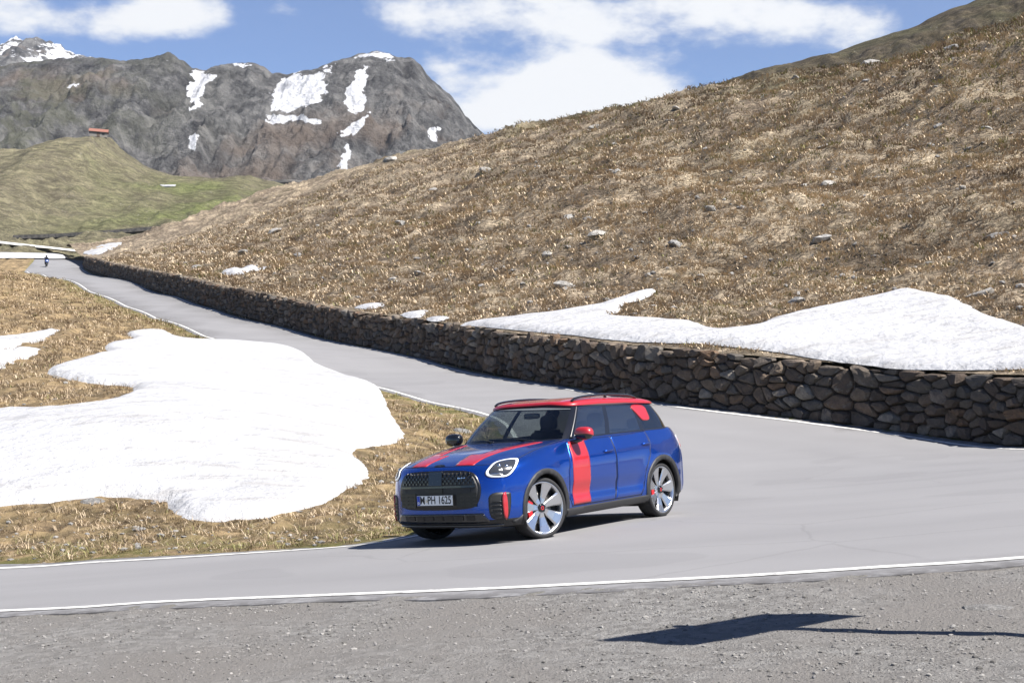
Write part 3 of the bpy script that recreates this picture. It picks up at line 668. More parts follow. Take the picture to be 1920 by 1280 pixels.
# ------------------------------------------------------------------ grass, gravel, rocks
def off_snow(x, y, m=.0):
    k = np.ones(len(x), bool)
    for P in SNOWS: k &= ~inpoly(x, y, P)
    return k
mt = M('grass_blades', .9, .15)
tone = mt.attr('tone'); tcx = mt.ramp(tone, [(0, (.14, .105, .074)), (.28, (.36, .28, .195)), (.55, (.50, .395, .272)), (.80, (.56, .46, .335)), (.81, (.17, .165, .065)), (1, (.26, .245, .105))])
mt.col(tcx)
def tufts(name, X, Y, Z, nb, h, w, tone, spread, label_kind=True):
    N = len(X); r = np.random.default_rng(len(name) + N)
    a = r.uniform(0, 2 * np.pi, (N, nb)); rad = r.uniform(0, 1, (N, nb)) ** .5 * spread[:, None]
    hb = h[:, None] * r.uniform(.55, 1.15, (N, nb)); lean = r.uniform(.8, 2.4, (N, nb)) * hb
    bx_ = X[:, None] + np.cos(a) * rad; by_ = Y[:, None] + np.sin(a) * rad; a2 = np.where(r.random((N, nb)) < .5, r.normal(-1.9, .7, (N, nb)), a)
    wx, wy = -np.sin(a2) * w[:, None] * .5, np.cos(a2) * w[:, None] * .5; z0 = Z[:, None] - .03 + 0 * a
    A = np.stack([bx_ + wx, by_ + wy, z0], -1); B = np.stack([bx_ - wx, by_ - wy, z0], -1)
    mx_ = np.stack([bx_ + np.cos(a2) * lean * .35, by_ + np.sin(a2) * lean * .35, z0 + hb * .72], -1); off = np.stack([wx, wy, 0 * wx], -1) * .8
    C_ = mx_ + off; D_ = mx_ - off; E_ = np.stack([bx_ + np.cos(a2) * lean, by_ + np.sin(a2) * lean, z0 + hb * .95], -1)
    V = np.stack([A, B, D_, C_, E_], 2).reshape(-1, 3); n = N * nb; i = np.arange(n)[:, None] * 5
    F = np.concatenate([i + [0, 1, 2], i + [0, 2, 3], i + [3, 2, 4]]); T = np.repeat(np.clip(tone[:, None] + r.normal(0, .05, (N, nb)), 0, 1).ravel(), 5)
    return stuff(fmesh(name, V, F, mt.m, attrs={'tone': T}, smooth=False))
def tone_of(X, Y, grn):
    t = .43 + fbm(X * .4, Y * .4, 5, .65) * .95 + RNG.normal(0, .08, len(X)); t = np.clip(t, .05, .79)
    return np.where(RNG.random(len(X)) < grn, RNG.uniform(.83, 1, len(X)), t)
# verge and island inside the bend
N = 29000; Y = np.exp(RNG.uniform(math.log(16.5), math.log(175), N)); X = RNG.uniform(-.40, .09, N) * Y
d = rdist(X, Y); k = (d > .12) & off_snow(X, Y) & (is_gravel(X, Y) < .2) & (segdist(X, Y, inner_line[:, :2]) < 60) & (RNG.random(N) < .35 + .9 * sstep(.05, .3, fbm(X * .45, Y * .45, 3) + .2)); X, Y, d = X[k], Y[k], d[k]
s_ = np.clip(Y / 24, .7, 5.0)
t1 = tufts('verge_grass', X, Y, ground_z(X, Y, d), 7, RNG.uniform(.05, .15, len(X)) * s_ ** .5, .010 * s_, np.clip(tone_of(X, Y, np.clip(np.exp(-d / .9) * .7, .05, .8)), 0, 1), .10 * s_)
tag(t1, 'dry straw and green grass growing on the verge inside the bend', 'grass')
# tussocks of the slope above the wall
N = 66000; Y = np.exp(RNG.uniform(math.log(30), math.log(175), N)); X = RNG.uniform(-.37, .40, N) * Y
v = segdist(X, Y, WL2); up_ = np.ones(len(X), bool)
wy_at = np.interp(X, WL2[::-1, 0], WL2[::-1, 1]); k = (Y > wy_at + .6) & (v > 1.1) & off_snow(X, Y) ; X, Y, v = X[k], Y[k], v[k]
Zt = ZH(X, Y) + hill_n(X, Y, v - .78); s_ = np.clip(Y / 45, .8, 2.6)
tn = tone_of(X * .5, Y * .5, .03 + .40 * sstep(20, 95, v + fbm(X / 20, Y / 20, 3) * 34)); tn = np.where(tn < .8, np.clip(tn + .10 - .34 * sstep(12, 90, v + fbm(X / 16, Y / 16, 3) * 30), .04, .79), tn)
t2 = tufts('slope_grass', X, Y, Zt, 6, RNG.uniform(.07, .19, len(X)) * s_ ** .6, .034 * s_, tn, .20 * s_)
tag(t2, 'dry tussock grass covering the slope above the stone wall', 'grass')
# gravel of the lay-by
mpb = M('pebbles', .9, .25); pt = mpb.attr('tone'); mpb.col(mpb.ramp(pt, [(0, (.09, .086, .08)), (.4, (.155, .149, .141)), (.8, (.195, .188, .18)), (1, (.25, .24, .225))])); mpb.bump(mpb.noise(60, 4), .4, .004)
bm = bmesh.new(); bmesh.ops.create_icosphere(bm, subdivisions=1, radius=1); ico = np.array([v.co for v in bm.verts]); icf = np.array([[v.index for v in f.verts] for f in bm.faces]); bm.free()
def pebble_field(name, X, Y, Z, R, tones):
    r = np.random.default_rng(5); N = len(X); sc = R[:, None] * np.stack([r.uniform(.7, 1.5, N), r.uniform(.7, 1.3, N), r.uniform(.35, .8, N)], 1)
    a = r.uniform(0, 6.28, N); J = ico[icf].mean(1) if False else ico
    P = J[None] * (1 + r.uniform(-.22, .22, (N, len(J), 1))) * sc[:, None]
    x = P[..., 0] * np.cos(a)[:, None] - P[..., 1] * np.sin(a)[:, None]; y = P[..., 0] * np.sin(a)[:, None] + P[..., 1] * np.cos(a)[:, None]
    V = np.stack([x + X[:, None], y + Y[:, None], P[..., 2] + (Z + sc[:, 2] * .25)[:, None]], -1).reshape(-1, 3)
    F = (icf[None] + (np.arange(N) * len(J))[:, None, None]).reshape(-1, 3)
    return stuff(fmesh(name, V, F, mpb.m, smooth=False, attrs={'tone': np.repeat(tones, len(J))}))
N = 26000; Y = RNG.uniform(6.3, 13.5, N); X = RNG.uniform(-.42, .42, N) * Y; d = rdist(X, Y)
k = (is_gravel(X, Y) > .5) & (d > .02) & (RNG.random(N) < .25 + .9 * sstep(-.1, .35, fbm(X * .8, Y * .8, 4))); X, Y, d = X[k], Y[k], d[k]
g1 = pebble_field('gravel', X, Y, ground_z(X, Y, d),   .004 + .012 * RNG.random(len(X)) ** 5 + .003 * RNG.random(len(X)), RNG.random(len(X)) ** 1.1); tag(g1, 'loose grey gravel and small stones beside the road', 'gravel')
N = 2600; Y = np.exp(RNG.uniform(math.log(16.5), math.log(45), N)); X = RNG.uniform(-.40, .08, N) * Y; d = rdist(X, Y); k = (d > .05) & off_snow(X, Y) & (is_gravel(X, Y) < .1); X, Y, d = X[k], Y[k], d[k]
g2 = pebble_field('verge_stones', X, Y, ground_z(X, Y, d), .010 + .05 * RNG.random(len(X)) ** 5, .3 + .7 * RNG.random(len(X))); tag(g2, 'small pale stones strewn through the verge grass', 'stones')
N = 2600; Y = np.exp(RNG.uniform(math.log(31), math.log(110), N)); X = RNG.uniform(-.33, .38, N) * Y; v = segdist(X, Y, WL2); k = (Y > np.interp(X, WL2[::-1, 0], WL2[::-1, 1]) + .8) & (v > 1.4) & off_snow(X, Y) & (fbm(X * .09, Y * .09, 3) > -.12); X, Y, v = X[k], Y[k], v[k]
g3 = pebble_field('slope_stones', X, Y, ZH(X, Y) + hill_n(X, Y, v - .78) + .02, .035 + .15 * RNG.random(len(X)) ** 4, .55 + .45 * RNG.random(len(X))); tag(g3, 'small pale stones scattered in the grass above the wall', 'stones')
# boulders one can pick out on the slope
nb_ = 0
while nb_ < 130:
    y_ = math.exp(random.uniform(math.log(36), math.log(150))); x_ = random.uniform(-.30, .37) * y_
    xa, ya = np.array([x_]), np.array([y_])
    if y_ < np.interp(x_, WL2[::-1, 0], WL2[::-1, 1]) + 2.5 or segdist(xa, ya, WL2)[0] < 2 or not off_snow(xa, ya)[0]: continue
    if fbm(xa * .08, ya * .08, 2)[0] < -.05 and random.random() < .75: continue
    o = bpy.data.objects.new('rock', random.choice(ROCKS)); COL.objects.link(o); r_ = random.choice([.10, .12, .14, .17, .2, .26, .34]) * (1 + y_ / 160)
    o.scale = (r_ * random.uniform(.8, 1.6), r_ * random.uniform(.8, 1.3), r_ * random.uniform(.7, 1.1)); o.rotation_euler = (random.uniform(-.3, .3), random.uniform(-.3, .3), random.uniform(0, 6.28))
    o.location = (x_, y_, float(hill_z(xa, ya)[0]) + r_ * .02); tag(o, ('large grey' if r_ > .34 else 'medium grey' if r_ > .22 else 'small grey') + ' rock half sunk in the dry grass of the slope', 'rock', 'rocks strewn over the grassy slope'); nb_ += 1
def one_rock(px, py, zf, d0, d1, r, label, seed, flat=1.0, tilt=0):
    p = hit(px, py, zf, d0, d1); o = bpy.data.objects.new('rock', ROCKS[seed % 8]); COL.objects.link(o)
    o.location = (p[0], p[1], float(zf(np.array([p[0]]), np.array([p[1]]))[0]) - r * flat * .25); o.scale = (r * 1.4, r, r * flat); o.rotation_euler = (0, tilt, seed); return tag(o, label, 'rock')
one_rock(1862, 1137, ground_z, 7, 16, .14, 'flat tan stone lying on the gravel near the road sign', 3, .45)
one_rock(864, 806, ground_z, 25, 60, .28, 'dark rock on the verge beside the upper leg of the road', 5, .8)
one_rock(258, 990, ground_z, 15, 30, .10, 'pale flat stone in the verge grass below the snow field', 1, .5)
one_rock(182, 938, ground_z, 15, 34, .22, 'brown stone at the lower edge of the snow field', 6, .6)
one_rock(1632, 121, hill_z, 80, 170, 1.5, 'big pale boulder on the crest of the slope', 2, .9)
one_rock(735, 297, hill_z, 120, 210, 1.1, 'dark boulder on the skyline of the slope below the mountain', 4, 1.3)

# ------------------------------------------------------------------ far things: hut, walls, rail
hill_o = bpy.data.objects['green_hill']
hb = BVHTree.FromPolygons([v.co.copy() for v in hill_o.data.vertices], [tuple(p.vertices) for p in hill_o.data.polygons])
def hill_hit(px, py):
    h = hb.ray_cast(Vector(CAM), Vector(ray(px, py)).normalized()); return None if h[0] is None else np.array(h[0])
def hill_down(x, y):
    h = hb.ray_cast(Vector((x, y, 400)), Vector((0, 0, -1))); return h[0].z if h[0] else 20.0
def box(bm, x0, x1, y0, y1, z0, z1):
    v = [bm.verts.new(c) for c in ((x0, y0, z0), (x1, y0, z0), (x1, y1, z0), (x0, y1, z0), (x0, y0, z1), (x1, y0, z1), (x1, y1, z1), (x0, y1, z1))]
    for f in ((0, 3, 2, 1), (4, 5, 6, 7), (0, 1, 5, 4), (1, 2, 6, 5), (2, 3, 7, 6), (3, 0, 4, 7)): bm.faces.new([v[i] for i in f])
def bx(name, dims, mat, parent):
    bm = bmesh.new(); box(bm, *dims); return bobj(name, bm, mat, parent)
m_hw = M('hut_stone', .9).col((.16, .15, .135)).m; m_red = M('hut_roof_red', .8).col((.20, .085, .06)).m; m_drk = M('dark_opening', .8).col((.02, .02, .022)).m; m_wood = M('dark_wood', .85).col((.07, .05, .035)).m
hp = np.array([(183 - 960) / FPX * 384, 384, 0]); hp[2] = hill_down(hp[0], hp[1]) - .3
hut = tag(empty('hut', hp), 'small stone hut with a red roof on top of the green hill', 'hut'); hut.rotation_euler = (0, .05, .25); hut.scale = (.85, .85, .78)
bx('wall', (-2.6, 2.6, -1.8, 1.8, 0, 1.9), m_hw, hut)
bm = bmesh.new(); v = [bm.verts.new(c) for c in ((-3, -2.2, 1.75), (3, -2.2, 1.75), (3, 0, 2.95), (-3, 0, 2.95), (-3, 2.2, 1.75), (3, 2.2, 1.75), (-3, -2.2, 1.9), (3, -2.2, 1.9), (3, 0, 3.12), (-3, 0, 3.12), (-3, 2.2, 1.9), (3, 2.2, 1.9))]
for f in ((6, 7, 8, 9), (9, 8, 11, 10), (0, 3, 2, 1), (3, 4, 5, 2), (0, 1, 7, 6), (4, 10, 11, 5), (0, 6, 9, 3), (3, 9, 10, 4), (1, 2, 8, 7), (2, 5, 11, 8)): bm.faces.new([v[i] for i in f])
bobj('roof', bm, m_red, hut)
bx('door', (-.45, .45, -1.86, -1.79, 0, 1.6), m_wood, hut); bx('window', (1.1, 1.9, -1.85, -1.79, .8, 1.4), m_drk, hut)
def ribbon(name, px_pts, w, h, mat, lift=0.0, n=40):
    P = []
    for px, py in crv(px_pts, n // max(1, len(px_pts) - 1)):
        q_ = hill_hit(px, py); P.append((px, py, q_[1] if q_ is not None else np.nan))
    P = np.array(P); dd = np.polyval(np.polyfit(P[~np.isnan(P[:, 2]), 0], P[~np.isnan(P[:, 2]), 2], 1), P[:, 0]); dd = dd - max(0, np.nanmax(dd - P[:, 2])) * .6 - .4
    P = np.array([at(px, py, d_) for (px, py, _), d_ in zip(P, dd)]); o0 = P[len(P) // 2].copy(); V = []; F = []
    for i, p in enumerate(P):
        p = p - o0
        V += [p + [0, -w / 2, -.5], p + [0, -w / 2, h], p + [0, w / 2, h], p + [0, w / 2, -.9]]
        if i:
            a = (i - 1) * 4; b = i * 4
            for j in range(4): F.append((a + j, a + (j + 1) % 4, b + (j + 1) % 4, b + j))
    F += [(0, 1, 2, 3), (len(V) - 4, len(V) - 1, len(V) - 2, len(V) - 3)]
    o = pmesh(name, V, F, mat); o.location = o0; return o, P - o0
m_fw = M('far_wall', .9); m_fw.col(m_fw.mix(m_fw.mr(m_fw.noise(1.5, 5), .4, .6), (.030, .030, .030), (.075, .070, .065))); m_pale = M('pale_concrete', .85).col((.60, .585, .55)).m
o, _ = ribbon('distant_wall', [(25, 443), (110, 440), (200, 434), (260, 429), (318, 424)], .6, .2, m_fw.m); tag(o, 'thin dark stone wall crossing the foot of the green hill', 'wall')
kp = np.array([at(px, py, np.interp(px, [-40, 0, 80, 160], [260, 254, 240.5, 240])) for px, py in crv([(-40, 447), (0, 452), (80, 461), (160, 470)], 12)]); kt = np.gradient(kp[:, :2], axis=0); kt /= np.linalg.norm(kt, axis=1)[:, None]; kn = np.stack([kt[:, 1], -kt[:, 0], 0 * kt[:, 0]], 1); k0 = kp[18].copy()
V = np.concatenate([kp + kn * .9 - [0, 0, .32], kp, kp - kn * .6 - [0, 0, .5]]) - k0; n = len(kp); F = [(r * n + i, r * n + i + 1, (r + 1) * n + i + 1, (r + 1) * n + i) for r in (0, 1) for i in range(n - 1)] + [(i + 1, i, 2 * n + i, 2 * n + i + 1) for i in range(n - 1)]
o = pmesh('kerb', V, F, m_pale); o.location = k0; tag(o, 'thin pale concrete kerb along the upper road below the green hill', 'kerb')
def hz_hill(x, y):
    x = np.atleast_1d(x); y = np.atleast_1d(y); return np.array([hill_down(a, b) for a, b in zip(x.ravel(), y.ravel())]).reshape(x.shape)
for P, lb in (([(500, 344), (522, 343), (560, 346), (562, 352), (530, 351), (508, 348)], 'snow remnant under the dark rock below the mountain'), ([(296, 322), (316, 324), (336, 331), (322, 332)], 'thin snow streak on the shoulder of the green hill'), ([(300, 347), (330, 347), (328, 350), (304, 350)], 'tiny snow remnant near the top of the green hill')):
    pts = [hill_hit(*p) for p in P]
    if all(p is not None for p in pts):
        Q = np.array(pts); c = Q.mean(0); top = Q + [0, 0, .12]; V = np.vstack([top, Q - [0, 0, .4], [c + [0, 0, .3]]]); n = len(Q); F = [(i, (i + 1) % n, 2 * n) for i in range(n)] + [(i, i + n, (i + 1) % n + n, (i + 1) % n) for i in range(n)]
        tag(pmesh('snow_patch', V - c, F, ms.m), lb, 'snow', 'snow patches left on the slopes').location = c
q_ = hill_hit(530, 345)
if q_ is not None:
    me_ = ROCKS[1].copy(); me_.materials.clear(); me_.materials.append(m_fw.m); o = bpy.data.objects.new('rock', me_); COL.objects.link(o); o.location = q_ + np.array([0, 2.5, .6]); o.scale = (5.5, 2.5, 1.6); tag(o, 'dark rock ledge behind a snow remnant below the mountain', 'rock')

# ------------------------------------------------------------------ road sign beside the lay-by (its shadow falls on the gravel)
m_steel = M('galvanised_steel', .45).col((.42, .43, .44)).set(Metallic=.8).m; m_signw = M('sign_back', .5).col((.40, .41, .42)).set(Metallic=.6).m
A_, B_, C_ = [hit(p[0], p[1], ground_z, 6, 14) for p in ((1115, 1206), (1300, 1207), (1420, 1154))]
SH = np.array([-SUN_VEC[0], -SUN_VEC[1]]) / SUN_VEC[2]               # shadow offset per metre of height
ev = (C_ - A_)[:2]; wid = np.hypot(*ev); ev = ev / wid; hgt = np.hypot(*(B_ - A_)[:2]) / np.hypot(*SH)
bot_mid = ((B_ + (B_ + C_ - A_)) / 2)[:2]; Lh = 2.75
base = bot_mid - SH * Lh; zb_ = float(ground_z(np.array([base[0]]), np.array([base[1]]))[0]); gz0 = float(ground_z(bot_mid[:1], bot_mid[1:])[0]); hb_ = Lh + (gz0 - zb_)
sign = tag(empty('road_sign', (base[0], base[1], zb_)), 'rectangular sign board on a steel pole beside the gravel lay-by', 'sign')
sign.rotation_euler = (0, 0, math.atan2(ev[1], ev[0]))
bm = bmesh.new(); bmesh.ops.create_cone(bm, cap_ends=True, segments=14, radius1=.055, radius2=.055, depth=hb_ + hgt + .3, matrix=Matrix.Translation((0, 0, (hb_ + hgt - .3) / 2))); bobj('pole', bm, m_steel, sign, True)
bx('panel', (-wid / 2, wid / 2, -.06, -.042, hb_, hb_ + hgt), m_signw, sign)
for z_ in (.18, hgt - .18): bx('bracket', (-.16, .16, -.041, .042, hb_ + z_ - .025, hb_ + z_ + .025), m_steel, sign)
# ------------------------------------------------------------------ the car
CO = np.array([-0.30815, 16.8740, -0.02663]); CX = np.array([-.58601944, -.81028793, -.00383145]); CY = np.array([.80782528, -.58459438, .0752843]); CZ = np.array([-.06324181, .04102293, .99715475])
CM = np.array([CX, CY, CZ])
def paintm(name, base, metal=.35, rough=.38):
    m = M(name, rough, .5).set(Metallic=metal, Coat_Weight=1.0, Coat_Roughness=.03); m.col(m.mix(m.mr(m.noise(3, 4), .3, .7), tuple(v * .93 for v in base), base)); return m.m
p_blue = paintm('blue_paint', (.0006, .052, .33), .75, .24); p_red = paintm('red_paint', (.36, .010, .016), .1, .4)
p_blk = M('gloss_black', .12, .5).col((.006, .006, .007)).set(Coat_Weight=.6).m
p_pl = M('black_plastic', .55, .4).col((.022, .022, .023)); p_pl.bump(p_pl.noise(180, 2), .1, .002); p_pl = p_pl.m
p_gr = M('grille_black', .3, .45).col((.006, .006, .0065)).m
p_tr = M('tyre_rubber', .8, .3).col((.022, .022, .023)).m
p_sil = M('silver_alloy', .24, .5).col((.56, .565, .58)).set(Metallic=.95).m
p_dk = M('wheel_dark', .5, .4).col((.02, .02, .022)).set(Metallic=.5).m
p_iron = M('brake_iron', .4).col((.28, .27, .26)).set(Metallic=.9).m
p_cal = M('red_caliper', .35).col((.42, .012, .015)).m
p_chr = M('bright_trim', .18).col((.70, .71, .73)).set(Metallic=1.0).m
p_wht = M('lamp_white', .25).col((.85, .86, .88)).set(Emission_Color=(.9, .95, 1.0), Emission_Strength=.12).m
p_lens = M('lamp_inner', .15, .5).col((.03, .032, .036)).set(Coat_Weight=1.0).m
p_ref = M('lamp_reflector', .12).col((.55, .57, .60)).set(Metallic=1.0).m
p_int = M('interior_fabric', .85, .3).col((.016, .016, .017)).m
p_tail = M('tail_lamp', .15).col((.45, .03, .03)).set(Coat_Weight=1.0).m
p_clr = M('clear_tail_lens', .12).col((.42, .40, .41)).set(Coat_Weight=1.0).m
p_pw = M('plate_white', .45).col((.78, .78, .76)).m; p_pb = M('plate_blue', .45).col((.01, .05, .40)).m; p_ink = M('plate_ink', .5).col((.012, .012, .012)).m
def glassm(name, tint, r0=.10):
    m = M(name); t = m.t; tr = m.n('ShaderNodeBsdfTransparent'); tr.inputs[0].default_value = (*tint, 1); gl = m.n('ShaderNodeBsdfGlossy'); gl.inputs['Roughness'].default_value = .02
    lw = m.n('ShaderNodeLayerWeight'); fr_ = m.math('ADD', m.math('MULTIPLY', m.math('POWER', lw.outputs['Facing'], 3.0), .86), r0); mx = m.n('ShaderNodeMixShader'); m.l(fr_, mx.inputs[0]); m.l(tr.outputs[0], mx.inputs[1]); m.l(gl.outputs[0], mx.inputs[2])
    m.l(mx.outputs[0], t.nodes['Material Output'].inputs['Surface']); return m.m
g_fr = glassm('windscreen_glass', (.50, .55, .54), .035); g_sd = glassm('side_glass', (.50, .54, .54), .20); g_dk = glassm('privacy_glass', (.10, .105, .105))

car = empty('car'); car.matrix_world = Matrix([[*a, b] for a, b in zip(CM.T, CO)] + [[0, 0, 0, 1]])
tag(car, 'blue compact crossover car with red roof, red stripes and roof rails cornering on the road', 'car')

def pch(xk, yk, x):
    xk = np.asarray(xk, float); yk = np.asarray(yk, float); h = np.diff(xk); dl = np.diff(yk) / h; m = np.zeros(len(xk)); m[0], m[-1] = dl[0], dl[-1]
    for i in range(1, len(xk) - 1):
        if dl[i - 1] * dl[i] > 0: w1, w2 = 2 * h[i] + h[i - 1], h[i] + 2 * h[i - 1]; m[i] = (w1 + w2) / (w1 / dl[i - 1] + w2 / dl[i])
    k = np.clip(np.searchsorted(xk, x) - 1, 0, len(h) - 1); t = (x - xk[k]) / h[k]
    return (2 * t ** 3 - 3 * t ** 2 + 1) * yk[k] + (t ** 3 - 2 * t ** 2 + t) * h[k] * m[k] + (-2 * t ** 3 + 3 * t ** 2) * yk[k + 1] + (t ** 3 - t ** 2) * h[k] * m[k + 1]
#        zf    zr    xf     xr     w    xcF   xcR   nF   nR
KEY = [(.195, .225, .770, -3.40, .850, .20, -2.95, 3.0, 3.2), (.285, .300, .862, -3.52, .893, .18, -2.95, 3.2, 3.4), (.40, .42, .878, -3.56, .903, .16, -2.95, 3.2, 3.4), (.55, .57, .874, -3.57, .903, .15, -2.95, 3.2, 3.4),
       (.66, .69, .868, -3.568, .912, .14, -2.95, 3.1, 3.3), (.76, .82, .860, -3.555, .913, .12, -2.95, 3.0, 3.2), (.835, .925, .845, -3.535, .905, .08, -2.95, 2.9, 3.1), (.885, .995, .805, -3.515, .890, .0, -2.95, 2.8, 3.0),
       (.925, 1.045, .715, -3.495, .874, -.12, -2.95, 2.7, 3.0), (.970, 1.082, .515, -3.475, .858, -.30, -2.95, 2.6, 3.0), (1.020, 1.108, .225, -3.455, .843, -.48, -2.95, 2.6, 3.0), (1.062, 1.128, -.08, -3.435, .830, -.68, -2.95, 2.7, 3.0),
       (1.090, 1.142, -.31, -3.415, .818, -.86, -2.95, 2.9, 3.0), (1.104, 1.150, -.44, -3.395, .806, -.98, -2.95, 3.1, 3.0)]
KEY = np.array(KEY); RPK = 6; NT = (len(KEY) - 1) * RPK + 1; tk = np.linspace(0, len(KEY) - 1, NT); K = np.stack([pch(np.arange(len(KEY)), KEY[:, j], tk) for j in range(9)], 1)
nA, nS, nB = 54, 120, 36
def half_ring(xf, xr, w, xcF, xcR, nF, nR):
    th = np.linspace(0, np.pi / 2, nA); s, c = np.sin(th), np.cos(th); c[-1] = 0
    fx, fy = xcF + (xf - xcF) * c ** (2 / nF), w * s ** (2 / nF)
    sx = np.linspace(xcF, xcR, nS + 2)[1:-1]; sy = np.full(nS, w)
    th = np.linspace(np.pi / 2, 0, nB); s, c = np.sin(th), np.cos(th); c[0] = 0
    rx, ry = xcR - (xcR - xr) * c ** (2 / nR), w * s ** (2 / nR)
    return np.concatenate([fx, sx, rx]), np.concatenate([fy, sy, ry])
AXF, AXR, WR = 0.0, -2.69, .352
def body_half():
    G = np.zeros((NT, nA + nS + nB, 3))
    for i in range(NT):
        zf, zr, xf, xr, w, a, b, n1, n2 = K[i]; x, y = half_ring(xf, xr, w, a, b, n1, n2); f = (xf - x) / (xf - xr); G[i] = np.stack([x, y, zf + (zr - zf) * f], 1)
    x, y, z = G[..., 0], G[..., 1], G[..., 2]; side = sstep(.5, .8, y)
    mid = sstep(-.42, -.60, x) * sstep(-2.28, -2.08, x)
    y = y - side * (mid * (.022 * np.exp(-((z - .47) / .085) ** 2) + .006 * np.exp(-((z - .30) / .05) ** 2)) - mid * .006 * np.exp(-((z - .60) / .03) ** 2))
    for ax in (AXF, AXR):
        r = np.hypot(x - ax, z - WR); y = y + side * .016 * np.exp(-((r - .44) / .10) ** 2) * sstep(.05, .4, z)
    y = y - side * .010 * ((x + 1.35) / 1.5) ** 2 * (np.abs(x + 1.35) < 2)
    # fender / bonnet shut line swell: raised centre of the bonnet
    top = sstep(.90, 1.0, z) * sstep(-.5, .2, x); z = z + top * .014 * sstep(.66, .50, y)
    return np.stack([x, y, z], -1)
H = body_half(); nc = H.shape[1]
Hm = H[:, ::-1].copy(); Hm[..., 1] *= -1
G = np.concatenate([H, Hm[:, 1:-1]], 1); ncol = G.shape[1]                       # closed ring: left side front->rear, right side rear->front
# snap to the wheel openings
RA = .428
for ax in (AXF, AXR):
    dx_, dz_ = G[..., 0] - ax, G[..., 2] - WR; r = np.hypot(dx_, dz_); m = (np.abs(G[..., 1]) > .6) & (r > RA - .016) & (r < RA + .016)
    G[..., 0] = np.where(m, ax + dx_ * RA / np.maximum(r, 1e-6), G[..., 0]); G[..., 2] = np.where(m, WR + dz_ * RA / np.maximum(r, 1e-6), G[..., 2])
idx = np.arange(NT * ncol).reshape(NT, ncol); nxt = np.roll(idx, -1, 1)
Q = np.stack([idx[:-1], nxt[:-1], nxt[1:], idx[1:]], -1)                          # (NT-1, ncol, 4)
GV = G.reshape(-1, 3); qc = GV[Q].mean(2)
hole = np.zeros(Q.shape[:2], bool)
for ax in (AXF, AXR): hole |= (np.hypot(qc[..., 0] - ax, qc[..., 2] - WR) < RA - .003) & (np.abs(qc[..., 1]) > .55)
rowi = np.arange(NT - 1)[:, None] + 0 * idx[:-1]; coli = np.arange(ncol)[None] + 0 * idx[:-1]; colm = np.minimum(coli, ncol - 1 - coli)   # mirrored column index
HOOD_R, HOOD_C = int(7.2 * RPK), 37
clad = rowi < RPK; hood_ = (rowi >= HOOD_R) & (colm < HOOD_C)
def sub(name, V, faces, mat, parent, smooth=True):
    f = faces.reshape(-1, 4); u, inv = np.unique(f, return_inverse=True); return fmesh(name, V[u], inv.reshape(f.shape), mat, parent, smooth)
body = sub('body', GV, Q[~hole & ~clad & ~hood_], p_blue, car)
sub('lower_cladding', GV, Q[~hole & clad], p_pl, car)
hood = sub('hood', GV, Q[~hole & hood_], p_blue, car)
BT = BVHTree.FromPolygons([Vector(v) for v in GV], [tuple(map(int, f)) for f in Q.reshape(-1, 4)])
# ---- greenhouse
NG = 25; gt = np.linspace(0, 1, NG)
def green_half(t, grow=0.0):
    L = lambda a, b: a + (b - a) * t; bul = math.sin(math.pi * t)
    x, y = half_ring(L(-.43, -1.01) + .012 * bul + grow, L(-3.24, -3.09) - .02 * bul - grow, L(.800, .642) + .016 * bul + grow, L(-1.0, -1.32), L(-2.84, -2.76), L(3.2, 3.6), 3.8)
    f = (-.43 - x) / 2.94; z = L(1.100 + .048 * f, 1.538 - .062 * f) - .018 * t * sstep(.30, .64, y); return np.stack([x, y, z], -1)
GH = np.stack([green_half(t) for t in gt]); GHm = GH[:, ::-1].copy(); GHm[..., 1] *= -1; GG = np.concatenate([GH, GHm[:, 1:-1]], 1); gV = GG.reshape(-1, 3)
gi = np.arange(NG * ncol).reshape(NG, ncol); gn = np.roll(gi, -1, 1); GQ = np.stack([gi[:-1], gn[:-1], gn[1:], gi[1:]], -1)
gr = np.arange(NG - 1)[:, None] + 0 * gi[:-1]; gc = np.arange(ncol)[None] + 0 * gi[:-1]; left = gc < nc - 1; cm = np.where(left, gc, ncol - 1 - gc)
rowok = (gr >= 1) & (gr < NG - 2)
def side_cols(x0, x1):    # columns between two base x positions
    xb = (GH[0, :-1, 0] + GH[0, 1:, 0]) / 2; k = np.where((xb < x0) & (xb > x1))[0]; return k.min(), k.max()
parts_g = []
used_g = np.zeros(gr.shape, bool)
def gpart(name, m, mat):
    global used_g
    used_g = used_g | m; return sub(name, gV, GQ[m], mat, car)
wsm = rowok & (cm < 36); gpart('windshield', wsm, g_fr)
rgm = rowok & (cm > nA + nS + 10); gpart('rear_window', rgm, g_dk)
for a, b, mt_ in ((-.80, -1.52, g_sd), (-1.62, -2.37, g_sd), (-2.47, -3.08, g_dk)):
    c0, c1 = side_cols(a, b)
    for lf in (True, False): gpart('side_window', rowok & (cm >= c0) & (cm <= c1) & (left == lf), mt_)
sub('window_frame', gV, GQ[~used_g], p_blk, car)
sub('shoulder', np.vstack([G[-1], GG[0]]), np.stack([np.arange(ncol), np.roll(np.arange(ncol), -1), np.roll(np.arange(ncol), -1) + ncol, np.arange(ncol) + ncol], -1), p_blue, car)
GT = BVHTree.FromPolygons([Vector(v) for v in gV], [tuple(map(int, f)) for f in GQ.reshape(-1, 4)])
